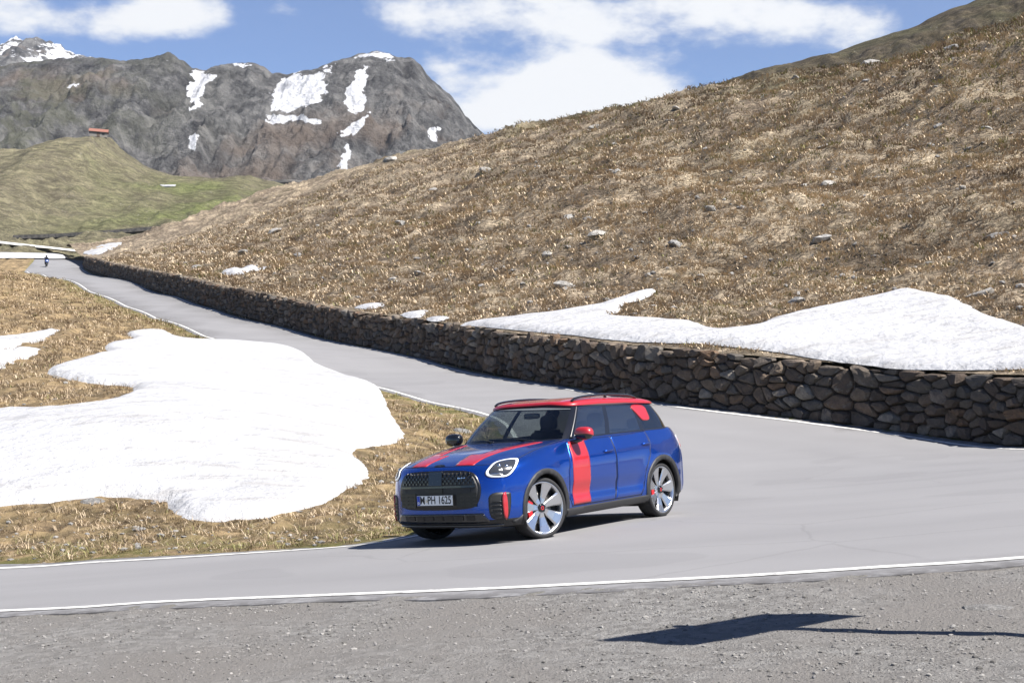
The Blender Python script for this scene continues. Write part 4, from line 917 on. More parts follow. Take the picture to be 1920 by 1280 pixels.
# ---- roof
rings = []
base_r = green_half(1.0, .012)
for k, (sc_, dz) in enumerate([(1.0, -.012), (.998, .008), (.988, .026), (.972, .042), (.945, .057), (.89, .075), (.78, .091), (.60, .102), (.36, .108), (.14, .110), (.0, .1105)]):
    R_ = base_r.copy(); cx = -2.02; spoil = sstep(-2.5, -3.1, R_[:, 0]) * sstep(.5, .9, sc_); R_[:, 0] = cx + (R_[:, 0] - cx) * sc_ - .10 * spoil * sstep(-2.9, -3.1, R_[:, 0]); R_[:, 1] *= sc_
    zr_ = np.interp(R_[:, 0], [-3.3, -3.0, -2.3, -1.7, -1.0], [1.458, 1.484, 1.514, 1.520, 1.510]); R_[:, 2] = zr_ + dz * .86 * np.interp(R_[:, 0], [-3.25, -2.7, -1.5, -1.0], [.62, .9, 1.0, .85]) + .03 * sstep(.66, .30, np.abs(base_r[:, 1])) * sstep(.88, 1.0, sc_) * sstep(-2, -1.2, R_[:, 0])
    rings.append(np.concatenate([R_, (R_[::-1] * [1, -1, 1])[1:-1]]))
RG = np.array(rings); ri = np.arange(RG.shape[0] * ncol).reshape(-1, ncol); rn = np.roll(ri, -1, 1); RQ = np.stack([ri[:-1], rn[:-1], rn[1:], ri[1:]], -1)
roof = sub('roof', RG.reshape(-1, 3), RQ, p_red, car)
RT = BVHTree.FromPolygons([Vector(v) for v in RG.reshape(-1, 3)], [tuple(map(int, f)) for f in RQ.reshape(-1, 4)])
# ---- helpers for fitted parts
ccam = CM @ (CAM - CO)
def cray(cx, cy): return CM @ ray(cx / 3.2 + 700, cy / 3.2 + 700)
def on(pts, bvh=None):
    """survey points sighted on the car, as points on its skin"""
    out = []
    for cx, cy in pts:
        d = Vector(cray(cx, cy)).normalized(); h = (bvh or BT).ray_cast(Vector(ccam), d)
        out.append(np.array(h[0]) if h[0] is not None else np.array((bvh or BT).find_nearest(Vector(ccam) + d * 16.8)[0]))
    return np.array(out)
def chaikin(P, n=2, r=.25):
    P = np.asarray(P, float)
    for _ in range(n):
        Qn = np.roll(P, -1, 0); P = np.stack([P * (1 - r) + Qn * r, P * r + Qn * (1 - r)], 1).reshape(-1, P.shape[1])
    return P
def dens_poly(P, res):
    out = []
    for a, b in zip(P, np.roll(P, -1, 0)):
        n = max(1, int(np.linalg.norm(b - a) / res)); out += [a + (b - a) * i / n for i in range(n)]
    return np.array(out)
def mirror(o, name=None):
    me = o.data.copy(); me.transform(Matrix.Scale(-1, 4, (0, 1, 0))); me.flip_normals(); c = bpy.data.objects.new(name or o.name.split('.')[0], me); return link(c, o.parent)
def patch(name, P3, n, mat, parent=None, off=.004, thick=.012, res=.025, bvh=None, rnd=1, dish=0.0):
    """a panel cut to the outline P3 and laid on the skin, seen along n"""
    n = np.array(n, float); n /= np.linalg.norm(n); u = np.cross([0, 0, 1], n) if abs(n[2]) < .9 else np.array([0, 1., 0]); u = u - n * (u @ n); u /= np.linalg.norm(u); v = np.cross(n, u); c = P3.mean(0)
    L = np.stack([(P3 - c) @ u, (P3 - c) @ v], 1)
    if rnd: L = chaikin(L, 2)
    L = dens_poly(L, res); mn, mx = L.min(0), L.max(0); X, Y = np.meshgrid(np.arange(mn[0], mx[0], res), np.arange(mn[1], mx[1], res)); X = X.ravel(); Y = Y.ravel(); k = inpoly(X, Y, L); X, Y = X[k], Y[k]
    LL = np.vstack([L, L[:1]]); k = segdist(X, Y, LL) > res * .5; V, F = cdt_mesh(L, np.stack([X[k], Y[k]], 1), lambda a, b: a * 0)
    ed = segdist(V[:, 0], V[:, 1], LL); S, Nn = [], []
    for (a, b, _), e in zip(V, ed):
        o = c + u * a + v * b; h = (bvh or BT).ray_cast(Vector(o + n * .6), Vector(-n), 1.4)
        if h[0] is None: h = (bvh or BT).find_nearest(Vector(o))
        nn = np.array(h[1]); nn = nn if nn @ n > 0 else -nn; S.append(np.array(h[0]) + nn * (off - dish * sstep(0, .05, e))); Nn.append(nn)
    S = np.array(S); Nn = np.array(Nn); E = {}
    for f in F:
        for a, b in ((f[0], f[1]), (f[1], f[2]), (f[2], f[0])): E[(a, b)] = 1
    bd = [(a, b) for (a, b) in E if (b, a) not in E]; bv = sorted({i for e in bd for i in e}); mp = {i: len(S) + k for k, i in enumerate(bv)}
    S2 = np.vstack([S, S[bv] - Nn[bv] * thick]); F2 = [tuple(f) for f in F] + [(b, a, mp[a], mp[b]) for a, b in bd]
    return pmesh(name, S2, F2, mat, car if parent is None else parent, True)
def tube(name, P, r, mat, parent=None, seg=8, closed=False, flat=1.0):
    P = np.asarray(P, float); n = len(P); T = np.gradient(P, axis=0) if not closed else np.roll(P, -1, 0) - np.roll(P, 1, 0); T /= np.linalg.norm(T, axis=1)[:, None] + 1e-9; V = []
    rr = np.broadcast_to(np.asarray(r, float), (n,))
    for i in range(n):
        a = np.cross(T[i], [0, 0, 1]); a = np.array([0, 1., 0]) if np.linalg.norm(a) < 1e-3 else a / np.linalg.norm(a); b = np.cross(a, T[i])
        V += [P[i] + (a * math.cos(q) * flat + b * math.sin(q)) * rr[i] for q in np.linspace(0, 2 * np.pi, seg, endpoint=False)]
    F = []
    for i in range(n if closed else n - 1):
        j = (i + 1) % n
        for k in range(seg): F.append((i * seg + k, i * seg + (k + 1) % seg, j * seg + (k + 1) % seg, j * seg + k))
    if not closed: F += [tuple(range(seg))[::-1], tuple(range((n - 1) * seg, n * seg))]
    return pmesh(name, V, F, mat, car if parent is None else parent, True)
def seam(P3, parent, bvh=None, closed=True, r=.0035, n=None):
    P = dens_poly(P3, .03) if closed else np.vstack([dens_poly(np.array([a, b]), .03)[: max(1, int(np.linalg.norm(b - a) / .03))] for a, b in zip(P3[:-1], P3[1:])] + [P3[-1:]])
    Q_ = [np.array((bvh or BT).find_nearest(Vector(p))[0]) for p in P]; return tube('seam', np.array(Q_), r, p_ink, parent, 6, closed)
# ---- underbody and wheel wells
bm = bmesh.new(); box(bm, -2.2, -.5, -.80, .80, .215, .26); box(bm, -3.42, -2.2, -.56, .56, .23, .30); box(bm, -.5, .74, -.54, .54, .215, .26); bobj('underbody', bm, p_ink, car)
for ax in (AXF, AXR):
    for sg in (1, -1):
        V = []; F = []; m = 26
        for i, q_ in enumerate(np.linspace(-.45, math.pi + .45, m)):
            for yy in (.89, .50): V.append((ax + .424 * math.cos(q_), sg * yy, WR + .424 * math.sin(q_)))
            V.append((ax, sg * .50, WR))
            if i: F += [(3 * i - 3, 3 * i, 3 * i + 1, 3 * i - 2), (3 * i - 2, 3 * i + 1, 3 * i + 2)]
        pmesh('wheel_well', V, F, p_ink, car, True)
# ---- wheel arch trims
for ax in (AXF, AXR):
    a0, a1 = (-.42, math.pi + .42)
    out = [(ax + .448 * math.cos(q_), max(.205, WR + .448 * math.sin(q_))) for q_ in np.linspace(a0, a1, 36)]; inn = [(ax + .388 * math.cos(q_), max(.205, WR + .388 * math.sin(q_))) for q_ in np.linspace(a1, a0, 36)]
    P = np.array([(x, .9, z) for x, z in out + inn]); o = patch('arch_trim', P, (0, 1, 0), p_pl, off=.014, thick=.05, res=.03, rnd=0); mirror(o)
sl_P = np.array([(x, .9, z) for x, z in ((-.40, .30), (-2.30, .312), (-2.27, .225), (-.43, .215))]); o = patch('sill_trim', sl_P, (0, 1, 0), p_pl, off=.016, thick=.05, rnd=0); mirror(o)
# ---- doors
dF = np.array([(x, .9, z) for x, z in ((-.60, 1.085), (-.55, .90), (-.50, .70), (-.50, .40), (-.54, .318), (-1.50, .322), (-1.56, .45), (-1.57, 1.10))]); dR = np.array([(x, .9, z) for x, z in ((-1.585, 1.10), (-1.575, .45), (-1.515, .322), (-2.14, .326), (-2.20, .42), (-2.26, .62), (-2.40, .82), (-2.46, 1.00), (-2.44, 1.125))])
doors = []
for P in (dF, dR):
    o = patch('door', P, (0, 1, .05), p_blue, off=.0035, thick=.02, res=.03, rnd=0); m = mirror(o)
    for d_, sg in ((o, 1), (m, -1)):
        Ps = P.copy(); Ps[:, 1] *= sg; Ps = dens_poly(Ps, .03); hits = []
        for q_ in Ps:
            h = BT.ray_cast(Vector((q_[0], sg * 1.4, q_[2])), Vector((0, -sg, 0))); hits.append(np.array(h[0]) + np.array([0, sg * .0015, 0]) if h[0] else q_)
        tube('seam', np.array(hits), .003, p_ink, d_, 6, True); doors.append((d_, sg))
for (d_, sg), (hx_, hz_) in zip(doors, ((-1.40, .925), (-1.40, .925), (-2.33, .965), (-2.33, .965))):
    h = BT.ray_cast(Vector((hx_, sg * 1.4, hz_)), Vector((0, -sg, 0))); y_ = abs(h[0].y)
    P = [(hx_ + .095, sg * (y_ + .004), hz_ - .004), (hx_ + .07, sg * (y_ + .026), hz_), (hx_, sg * (y_ + .030), hz_ + .003), (hx_ - .07, sg * (y_ + .026), hz_ + .006), (hx_ - .095, sg * (y_ + .004), hz_ + .008)]
    tube('door_handle', crv(P, 5), .013, p_blue, d_, 8)
# ---- red stripe down the front door
stp = np.array([(x, .9, z) for x, z in ((-.625, 1.075), (-.585, .80), (-.575, .33), (-.95, .333), (-.955, .80), (-.965, 1.09))]); o = patch('side_stripe', stp, (0, 1, .05), p_red, off=.0065, thick=.002, res=.03, rnd=0); mirror(o)
DBG_ = False
# ---- front end
ghalf = [(0, .848), (.30, .846), (.455, .832), (.525, .795), (.575, .70), (.590, .62), (.572, .52), (.525, .445), (.44, .415), (0, .405)]
gp = np.array([(.86, y_, z_) for y_, z_ in ghalf] + [(.86, -y_, z_) for y_, z_ in ghalf[-2:0:-1]])
grille = patch('grille_surround', gp, (1, 0, 0), p_gr, off=.010, thick=.02, res=.03, rnd=1)
def fx_at(y_, z_, o_=0.0):
    h = BT.ray_cast(Vector((1.6, y_, z_)), Vector((-1, 0, 0))); n_ = h[1] if h[1].x > 0 else -h[1]; return np.array(h[0]) + np.array(n_) * o_
gin = [(y_ * .945, .63 + (z_ - .63) * .90) for y_, z_ in ghalf]; gi_ = np.array([(.86, y_, z_) for y_, z_ in gin] + [(.86, -y_, z_) for y_, z_ in gin[-2:0:-1]])
patch('grille_back', gi_, (1, 0, 0), p_ink, grille, off=.012, thick=.006, res=.03)
bm = bmesh.new()
def blk(bm, y0, y1, z0, z1, o0, o1):
    """a small block following the nose, between two stand-offs"""
    v = []
    for o_ in (o0, o1):
        for y_, z_ in ((y0, z0), (y1, z0), (y1, z1), (y0, z1)): v.append(bm.verts.new(fx_at(y_, z_, o_)))
    for f in ((0, 3, 2, 1), (4, 5, 6, 7), (0, 1, 5, 4), (1, 2, 6, 5), (2, 3, 7, 6), (3, 0, 4, 7)): bm.faces.new([v[i] for i in f])
for r_ in range(5):
    z0 = .690 + r_ * .0275; wmax = np.interp(z0, [.69, .76, .82], [.525, .50, .44]); blk(bm, -wmax, wmax, z0, z0 + .006, .012, .022)
    for c_ in range(-9, 10):
        y0 = c_ * .056 + (.028 if r_ % 2 else 0)
        if abs(y0) < wmax - .01 and abs(y0) > .10: blk(bm, y0 - .008, y0 + .008, z0 + .004, z0 + .0265, .012, .020)
bobj('grille_mesh', bm, p_blk, grille)
bm = bmesh.new(); blk(bm, -.095, .095, .685, .835, .018, .030); bobj('sensor_panel', bm, p_blk, grille)
bm = bmesh.new(); blk(bm, -.53, -.36, .655, .678, .012, .030); blk(bm, -.36, .36, .655, .678, .012, .032); blk(bm, .36, .53, .655, .678, .012, .030); bobj('crossbar', bm, p_blk, grille)
bm = bmesh.new(); blk(bm, -.47, -.10, .605, .645, .010, .016); blk(bm, .10, .47, .605, .645, .010, .016); bobj('air_slot', bm, p_ink, grille)
bm = bmesh.new(); blk(bm, -.10, .10, .60, .65, .012, .026); bobj('slot_centre', bm, p_gr, grille)
bm = bmesh.new(); blk(bm, -.54, -.30, .44, .595, .012, .020); bobj('lower_panel', bm, p_gr, grille); bm = bmesh.new(); blk(bm, .30, .54, .44, .595, .012, .020); bobj('lower_panel', bm, p_gr, grille)
bm = bmesh.new()
for sg in (-1, 1):
    for y_ in (.34, .42, .50):
        for z_ in (.475, .515, .555): blk(bm, min(sg * y_, sg * (y_ + .045)), max(sg * y_, sg * (y_ + .045)), z_, z_ + .008, .018, .023)
bobj('panel_slots', bm, p_pl, grille)
# badge letters on the mesh: small bright flag and letters
bm = bmesh.new()
for i, (y_, w_) in enumerate(((.315, .016), (.337, .016), (.362, .012), (.380, .012), (.398, .012))): blk(bm, y_, y_ + w_, .752 + i * .001, .768 - (i % 2) * .004, .022, .027)
bobj('badge', bm, p_chr, grille)
# number plate
pl0 = fx_at(0, .52, .030); plate = bx('number_plate', (-.004, .004, -.26, .26, -.055, .055), p_pw, car); plate.location = (pl0[0] + .006, 0, .522)
bx('country_band', (.0042, .0052, -.258, -.215, -.052, .052), p_pb, plate)
def text(name, s, size, loc, mat, parent, sx=1.0):
    cu = bpy.data.curves.new(name, 'FONT'); cu.body = s; cu.size = size; cu.extrude = .0008; cu.align_x = 'CENTER'; cu.align_y = 'CENTER'; cu.offset = .0016
    t_ = bpy.data.objects.new(name, cu); COL.objects.link(t_); dg = bpy.context.evaluated_depsgraph_get(); me = bpy.data.meshes.new_from_object(t_.evaluated_get(dg)); bpy.data.objects.remove(t_)
    me.transform(Matrix(((0, 0, 1, 0), (sx, 0, 0, 0), (0, 1, 0, 0), (0, 0, 0, 1)))); me.materials.clear(); me.materials.append(mat); o = link(bpy.data.objects.new(name, me), parent); o.location = loc; return o
text('lettering', 'M', .125, (.0056, -.178, .0), p_ink, plate, .78); text('lettering', 'PH', .125, (.0056, -.045, .0), p_ink, plate, .78); text('lettering', '1625', .125, (.0056, .145, .0), p_ink, plate, .78)
text('country_letter', 'D', .035, (.006, -.236, -.028), p_pw, plate)
bm = bmesh.new(); bmesh.ops.create_cone(bm, cap_ends=True, segments=16, radius1=.018, radius2=.018, depth=.002, matrix=Matrix.Translation((.0054, -.118, -.005)) @ Matrix.Rotation(math.pi / 2, 4, 'Y')); bobj('seal', bm, p_ref, plate)
bx('plate_rim', (-.0035, .0035, -.266, .266, -.061, .061), p_ink, plate)
# emblem: a roundel between wings
em = fx_at(0, .905, .0); h_ = BT.ray_cast(Vector((.79, 0, 1.6)), Vector((0, 0, -1)))
emb = empty('tmp'); bpy.data.objects.remove(emb)
bm = bmesh.new(); bmesh.ops.create_cone(bm, cap_ends=True, segments=20, radius1=.026, radius2=.022, depth=.010)
for sg in (-1, 1):
    for k_, (z_, l_) in enumerate(((.012, .075), (.0, .066), (-.012, .055))): box(bm, z_ - .0045, z_ + .0045, min(sg * .022, sg * l_), max(sg * .022, sg * l_), -.003, .004)
emo = bobj('emblem', bm, p_blk, hood); nrm_ = h_[1] if h_[1].z > 0 else -h_[1]; ep = fx_at(0, .902, .006); emo.location = ep
nb_2 = BT.find_nearest(Vector(ep))[1]; nb_2 = nb_2 if nb_2.x > 0 else -nb_2; emo.rotation_euler = (0, math.atan2(nb_2.x, nb_2.z), 0)
# headlights
hlp = on([(664, 598), (690, 566), (722, 533), (790, 514), (868, 506), (876, 520), (862, 556), (832, 600), (800, 622), (740, 628), (682, 624)]); HN = (.72, .66, .22)
hl = patch('headlight', hlp, HN, p_blk, off=.006, thick=.02, res=.02); hl2 = mirror(hl)
c_ = hlp.mean(0)
def scl(P, k): return P.mean(0) + (P - P.mean(0)) * k
ringo = patch('light_ring', scl(hlp, .95), HN, p_wht, hl, off=.010, thick=.008, res=.02); inner = patch('lens', scl(hlp, .79), HN, p_lens, hl, off=.0145, thick=.008, res=.02)
for o in (ringo, inner): mirror(o).parent = hl2
u_ = np.cross([0, 0, 1], np.array(HN)); u_ /= np.linalg.norm(u_)
for k_, r_ in ((-.045, .026), (.035, .026)):
    q_ = c_ + u_ * k_ + np.array([0, 0, -.005]); h_ = BT.find_nearest(Vector(q_)); nn = np.array(h_[1]); nn = nn if nn @ np.array(HN) > 0 else -nn
    bm = bmesh.new(); bmesh.ops.create_uvsphere(bm, u_segments=14, v_segments=8, radius=r_); bmesh.ops.translate(bm, verts=bm.verts[:], vec=Vector(np.array(h_[0]) + nn * .004)); o = bobj('projector', bm, p_ref, hl, True); mirror(o).parent = hl2
P = on([(700, 608), (740, 609), (770, 604), (750, 599), (708, 599)]); o = patch('reflector', P, HN, p_ref, hl, off=.0175, thick=.003); mirror(o).parent = hl2
# side intakes with red blades
ip_ = on([(690, 714), (818, 708), (826, 720), (826, 800), (812, 868), (798, 876), (716, 874), (700, 850), (692, 800)]); IN = (.80, .6, 0)
o = patch('air_intake', ip_, IN, p_ink, off=.005, thick=.012, res=.025); o2 = mirror(o)
def lin(a, b, k): return a + (b - a) * k
for k_ in (.35, .5, .65, .8):
    a = lin(ip_[0], ip_[6], k_); b = lin(ip_[1], ip_[4], k_); Pf = np.array([np.array(BT.find_nearest(Vector(lin(a, b, q_)))[0]) + np.array([.012, .009, 0]) for q_ in np.linspace(.1, .62, 5)]); s_o = tube('fin', Pf, .006, p_gr, o, 6); mirror(s_o).parent = o2
rb_ = on([(768, 714), (800, 712), (808, 868), (784, 872)]); rb = patch('intake_blade', rb_, IN, p_red, o, off=.022, thick=.02, res=.02); mirror(rb).parent = o2
# lower grille
lgp = np.array([(.86, y_, z_) for y_, z_ in ((-.60, .365), (.60, .365), (.66, .27), (.50, .255), (-.50, .255), (-.66, .27))]); lg = patch('lower_grille', lgp, (1, 0, 0), p_blk, off=.008, thick=.012, res=.03, rnd=0)
bm = bmesh.new(); blk(bm, -.50, -.25, .285, .345, .009, .013); blk(bm, -.25, .25, .285, .345, .009, .013); blk(bm, .25, .50, .285, .345, .009, .013); bobj('opening', bm, p_ink, lg)
for y_ in (-.44, -.30, -.16, -.02, .12, .26, .40):
    bm = bmesh.new(); blk(bm, y_, y_ + .10, .29, .34, .0135, .017); bobj('fin', bm, p_gr, lg)
tube('splitter', np.array([fx_at(y_, .225, .004) for y_ in np.linspace(-.74, .74, 40)]), .014, p_blk, car, 8)
cp = on([(905, 835), (905, 900), (850, 905), (830, 885), (870, 868)]); o = patch('corner_trim', cp, (.6, .8, 0), p_pl, off=.008, thick=.02, res=.03, rnd=0); mirror(o)
if DBG_: print('STRIPE', on([(524, 545), (612, 547), (262, 548), (345, 548), (403, 490), (310, 492), (580, 488), (655, 487), (960, 416), (1020, 416), (770, 470), (730, 455)]).round(3))
# bonnet stripes, shut lines
def hood_pt(x_, y_):
    h = BT.ray_cast(Vector((x_, y_, 1.8)), Vector((0, 0, -1))); return np.array(h[0])
hs = np.array([(.775, .215), (.60, .19), (.40, .16), (.385, .30), (.12, .355), (-.20, .44), (-.40, .50), (-.41, .62), (-.10, .555), (.25, .49), (.50, .455), (.745, .455)]); hs3 = np.array([hood_pt(a, b) for a, b in hs])
o = patch('hood_stripe', hs3, (.25, 0, 1), p_red, hood, off=.004, thick=.003, res=.03, rnd=0); mirror(o)
for r_c in ('side', 'front'):
    if r_c == 'front': L = [G[HOOD_R, i] for i in range(-HOOD_C, HOOD_C + 1)]; tube('seam', np.array(L), .004, p_ink, hood, 6)
    else:
        for sg in (1, -1): tube('seam', np.array([G[i, sg * HOOD_C] for i in range(HOOD_R, NT)]), .004, p_ink, hood, 6)
# ---- glasshouse trims
trim = [GH[i, 44] + np.array([.004, .006, 0]) for i in range(1, NG - 1)]
for sg in (1, -1): tube('pillar_trim', np.array(trim) * [1, sg, 1], .008, p_iron, car, 6)
belt = [GH[0, j] + np.array([0, .006, .004]) for j in range(44, nA + nS + 6, 3)]
for sg in (1, -1): tube('belt_trim', np.array(belt) * [1, sg, 1], .010, p_blk, car, 6)
cpn = np.array([(x_, .7, z_) for x_, z_ in ((-2.36, 1.485), (-2.74, 1.472), (-2.715, 1.34), (-2.70, 1.27), (-2.66, 1.245), (-2.53, 1.245), (-2.49, 1.27), (-2.44, 1.35))]); o = patch('pillar_panel', cpn, (0, 1, .2), p_red, off=.010, thick=.012, res=.02, bvh=GT); mirror(o)
for sg in (1, -1):
    P = [(-1.14, .585, 1.560), (-1.22, .588, 1.590), (-1.45, .594, 1.612), (-1.90, .598, 1.622), (-2.35, .592, 1.608), (-2.60, .584, 1.580), (-2.66, .582, 1.556)]
    rr = tube('roof_rail', crv(np.array(P) * [1, sg, 1], 8), .016, p_blk, car, 8, flat=1.2)
    tube('foot', np.array([(-1.9, sg * .598, 1.625), (-1.9, sg * .592, 1.585)]), .02, p_blk, rr, 8)
tube('wiper', crv([hood_pt(-.40, .50) + [0, 0, .02], (-.50, .1, 1.145), (-.52, -.25, 1.15)], 6), .007, p_ink, car, 6); tube('wiper', crv([hood_pt(-.40, -.10) + [0, 0, .02], (-.52, -.35, 1.14), (-.62, -.60, 1.14)], 6), .007, p_ink, car, 6)
# ---- mirrors
def ellipsoid(bm, c, r, e=.7, seg=20, ring=14):
    V = []
    for i in range(ring + 1):
        p_ = -math.pi / 2 + math.pi * i / ring
        for j in range(seg):
            q_ = 2 * math.pi * j / seg; f = lambda v: math.copysign(abs(v) ** e, v); V.append(bm.verts.new((c[0] + r[0] * f(math.cos(p_)) * f(math.cos(q_)), c[1] + r[1] * f(math.cos(p_)) * f(math.sin(q_)), c[2] + r[2] * f(math.sin(p_)))))
    for i in range(ring):
        for j in range(seg): bm.faces.new((V[i * seg + j], V[i * seg + (j + 1) % seg], V[(i + 1) * seg + (j + 1) % seg], V[(i + 1) * seg + j]))
    bmesh.ops.remove_doubles(bm, verts=bm.verts[:], dist=1e-5)
for sg in (1, -1):
    bm = bmesh.new(); ellipsoid(bm, (0, 0, 0), (.072, .118, .078), .75); mo = bobj('mirror', bm, p_blk, car, True); mo.location = (-.755, sg * .985, 1.160)
    bm = bmesh.new(); ellipsoid(bm, (0, 0, 0), (.0775, .123, .083), .75); bmesh.ops.bisect_plane(bm, geom=bm.verts[:] + bm.edges[:] + bm.faces[:], plane_co=(0, 0, -.018), plane_no=(-.25, 0, 1), clear_inner=True); bmesh.ops.bisect_plane(bm, geom=bm.verts[:] + bm.edges[:] + bm.faces[:], plane_co=(-.05, 0, 0), plane_no=(1, 0, 0), clear_inner=True)
    bobj('mirror_cap', bm, p_red if sg > 0 else p_blk, mo, True)
    tube('arm', np.array([(.03, -sg * .02, -.06), (.05, -sg * .09, -.085), (.06, -sg * .155, -.10)]), .028, p_blk, mo, 8)
# ---- rear lamps
tl = np.array([(-3.45, .80, z_) for z_ in (1.06, 1.06, .82, .82)]); tl[:, 0] = (-3.22, -3.52, -3.54, -3.34); tlp = np.array([np.array(BT.find_nearest(Vector(p_))[0]) for p_ in tl]); o = patch('tail_light', tlp, (-.55, .83, 0), p_clr, off=.010, thick=.02, res=.025); o2 = mirror(o)
o = patch('lamp_core', scl(tlp, .6), (-.55, .83, 0), p_tail, o, off=.014, thick=.006); mirror(o).parent = o2
# ---- cabin
bm = bmesh.new(); box(bm, -3.2, -.35, -.74, .74, .30, .42); bobj('floor_pan', bm, p_int, car)
bm = bmesh.new(); box(bm, -1.02, -.55, -.72, .72, .70, 1.055); bmesh.ops.bevel(bm, geom=bm.edges[:], offset=.06, segments=3, affect='EDGES'); bobj('dashboard', bm, p_int, car, True)
bm = bmesh.new(); box(bm, -1.6, -.9, -.10, .10, .42, .75); bobj('console', bm, p_int, car)
th_ = np.linspace(0, 2 * np.pi, 28, endpoint=False); tube('steering_wheel', np.stack([-1.16 - .07 * np.sin(th_), .36 + .18 * np.cos(th_), .97 + .165 * np.sin(th_)], 1), .015, p_int, car, 8, True)
for sy in (.37, -.37):
    bm = bmesh.new(); box(bm, -1.85, -1.30, sy - .24, sy + .24, .55, .70); bmesh.ops.bevel(bm, geom=bm.edges[:], offset=.05, segments=3, affect='EDGES'); st_ = bobj('seat', bm, p_int, car, True)
    bm = bmesh.new(); box(bm, -.09, .07, -.24, .24, 0, .62); bmesh.ops.bevel(bm, geom=bm.edges[:], offset=.05, segments=3, affect='EDGES'); bmesh.ops.rotate(bm, verts=bm.verts[:], cent=(0, 0, 0), matrix=Matrix.Rotation(-.32, 3, 'Y')); bmesh.ops.translate(bm, verts=bm.verts[:], vec=(-1.76, sy, .62)); bobj('seat_back', bm, p_int, st_, True)
    bm = bmesh.new(); ellipsoid(bm, (-2.0, sy, 1.305), (.055, .125, .10), .6); bobj('headrest', bm, p_int, st_, True)
bm = bmesh.new(); box(bm, -2.85, -2.35, -.62, .62, .52, .70); box(bm, -2.98, -2.80, -.62, .62, .60, 1.16); bobj('rear_bench', bm, p_int, car)
for sy in (-.4, .4):
    bm = bmesh.new(); ellipsoid(bm, (-2.92, sy, 1.22), (.05, .12, .08), .6); bobj('headrest', bm, p_int, car, True)
bm = bmesh.new(); ellipsoid(bm, (-1.10, 0, 1.405), (.02, .12, .036), .5); bobj('rear_view_mirror', bm, p_blk, car, True)
# ---- wheels
def lathe(name, prof, mat, parent, seg=56):
    V = []; F = []; n = len(prof)
    for i in range(seg):
        q_ = 2 * math.pi * i / seg
        for r_, y_ in prof: V.append((r_ * math.cos(q_), y_, r_ * math.sin(q_)))
    for i in range(seg):
        j = (i + 1) % seg
        for k in range(n - 1): F.append((i * n + k, i * n + k + 1, j * n + k + 1, j * n + k))
    return pmesh(name, V, F, mat, parent, True)
def wheel(ax, sg, steer, spin):
    whl = lathe('wheel', [(.262, -.10), (.272, .06), (.280, .092), (.292, .104), (.302, .106), (.306, .100), (.304, .085)], p_sil, car)
    whl.location = (ax, sg * .775, WR - .003); whl.rotation_euler = (0, 0, steer + (0 if sg > 0 else math.pi))
    lathe('tyre', [(.300, -.108), (.318, -.114), (.340, -.106), (.351, -.088), (.353, -.03), (.353, .03), (.351, .086), (.341, .104), (.322, .114), (.303, .108), (.298, .10)], p_tr, whl)
    for i_ in range(3): lathe('tread_groove', [(.3534, -.052 + i_ * .046), (.3536, -.046 + i_ * .046)], p_ink, whl)
    lathe('barrel', [(.262, -.10), (.255, .03), (.06, .0), (.001, .0)], p_dk, whl); lathe('brake_disc', [(.08, .022), (.175, .024), (.178, .018)], p_iron, whl)
    for k in range(7):
        q_ = 2 * math.pi * k / 7 + spin; c_, s_2 = math.cos(q_), math.sin(q_); V = []; sect = [(.045, .027, .070), (.11, .040, .066), (.20, .060, .080), (.262, .080, .094), (.289, .092, .100)]
        for r_, w_, y_ in sect:
            for t_, yy in ((-w_, y_ - .010), (-w_ * .72, y_), (w_ * .72, y_ - .004), (w_, y_ - .016), (0, y_ - .045)): V.append((r_ * c_ - t_ * s_2, yy, r_ * s_2 + t_ * c_))
        F = [tuple((a * 5 + b, a * 5 + (b + 1) % 5, (a + 1) * 5 + (b + 1) % 5, (a + 1) * 5 + b)) for a in range(len(sect) - 1) for b in range(5)]; pmesh('spoke', V, F, p_sil, whl, False)
    lathe('hub_cap', [(.052, .060), (.050, .080), (.034, .086), (.001, .087)], p_blk, whl, 24); lathe('hub_ring', [(.014, .0872), (.022, .0874)], p_cal, whl, 20)
    for k in range(5):
        q_ = 2 * math.pi * k / 5 + .3; bm = bmesh.new(); bmesh.ops.create_cone(bm, cap_ends=True, segments=8, radius1=.009, radius2=.009, depth=.012, matrix=Matrix.Translation((.042 * math.cos(q_), .084, .042 * math.sin(q_))) @ Matrix.Rotation(math.pi / 2, 4, 'X')); bobj('wheel_bolt', bm, p_dk, whl)
    bm = bmesh.new(); V = []
    for q_ in np.linspace(math.pi * .84, math.pi * 1.16, 8):
        for r_ in (.14, .205):
            for y_ in (.028, .066): V.append(bm.verts.new((r_ * math.cos(q_) * (1 if sg > 0 else -1) * -1, y_, r_ * math.sin(q_))))
    for i in range(7):
        a = i * 4; b = a + 4
        for f in ((0, 1, 3, 2),):
            pass
        for s1, s2 in ((0, 1), (1, 3), (3, 2), (2, 0)): bm.faces.new((V[a + s1], V[a + s2], V[b + s2], V[b + s1]))
    bm.faces.new((V[0], V[1], V[3], V[2])); bm.faces.new((V[28], V[30], V[31], V[29])); bobj('brake_caliper', bm, p_cal, whl)
ST = -math.radians(14.5)
wheel(AXF, 1, ST, .12); wheel(AXF, -1, ST, .4); wheel(AXR, 1, 0, .35); wheel(AXR, -1, 0, .1)
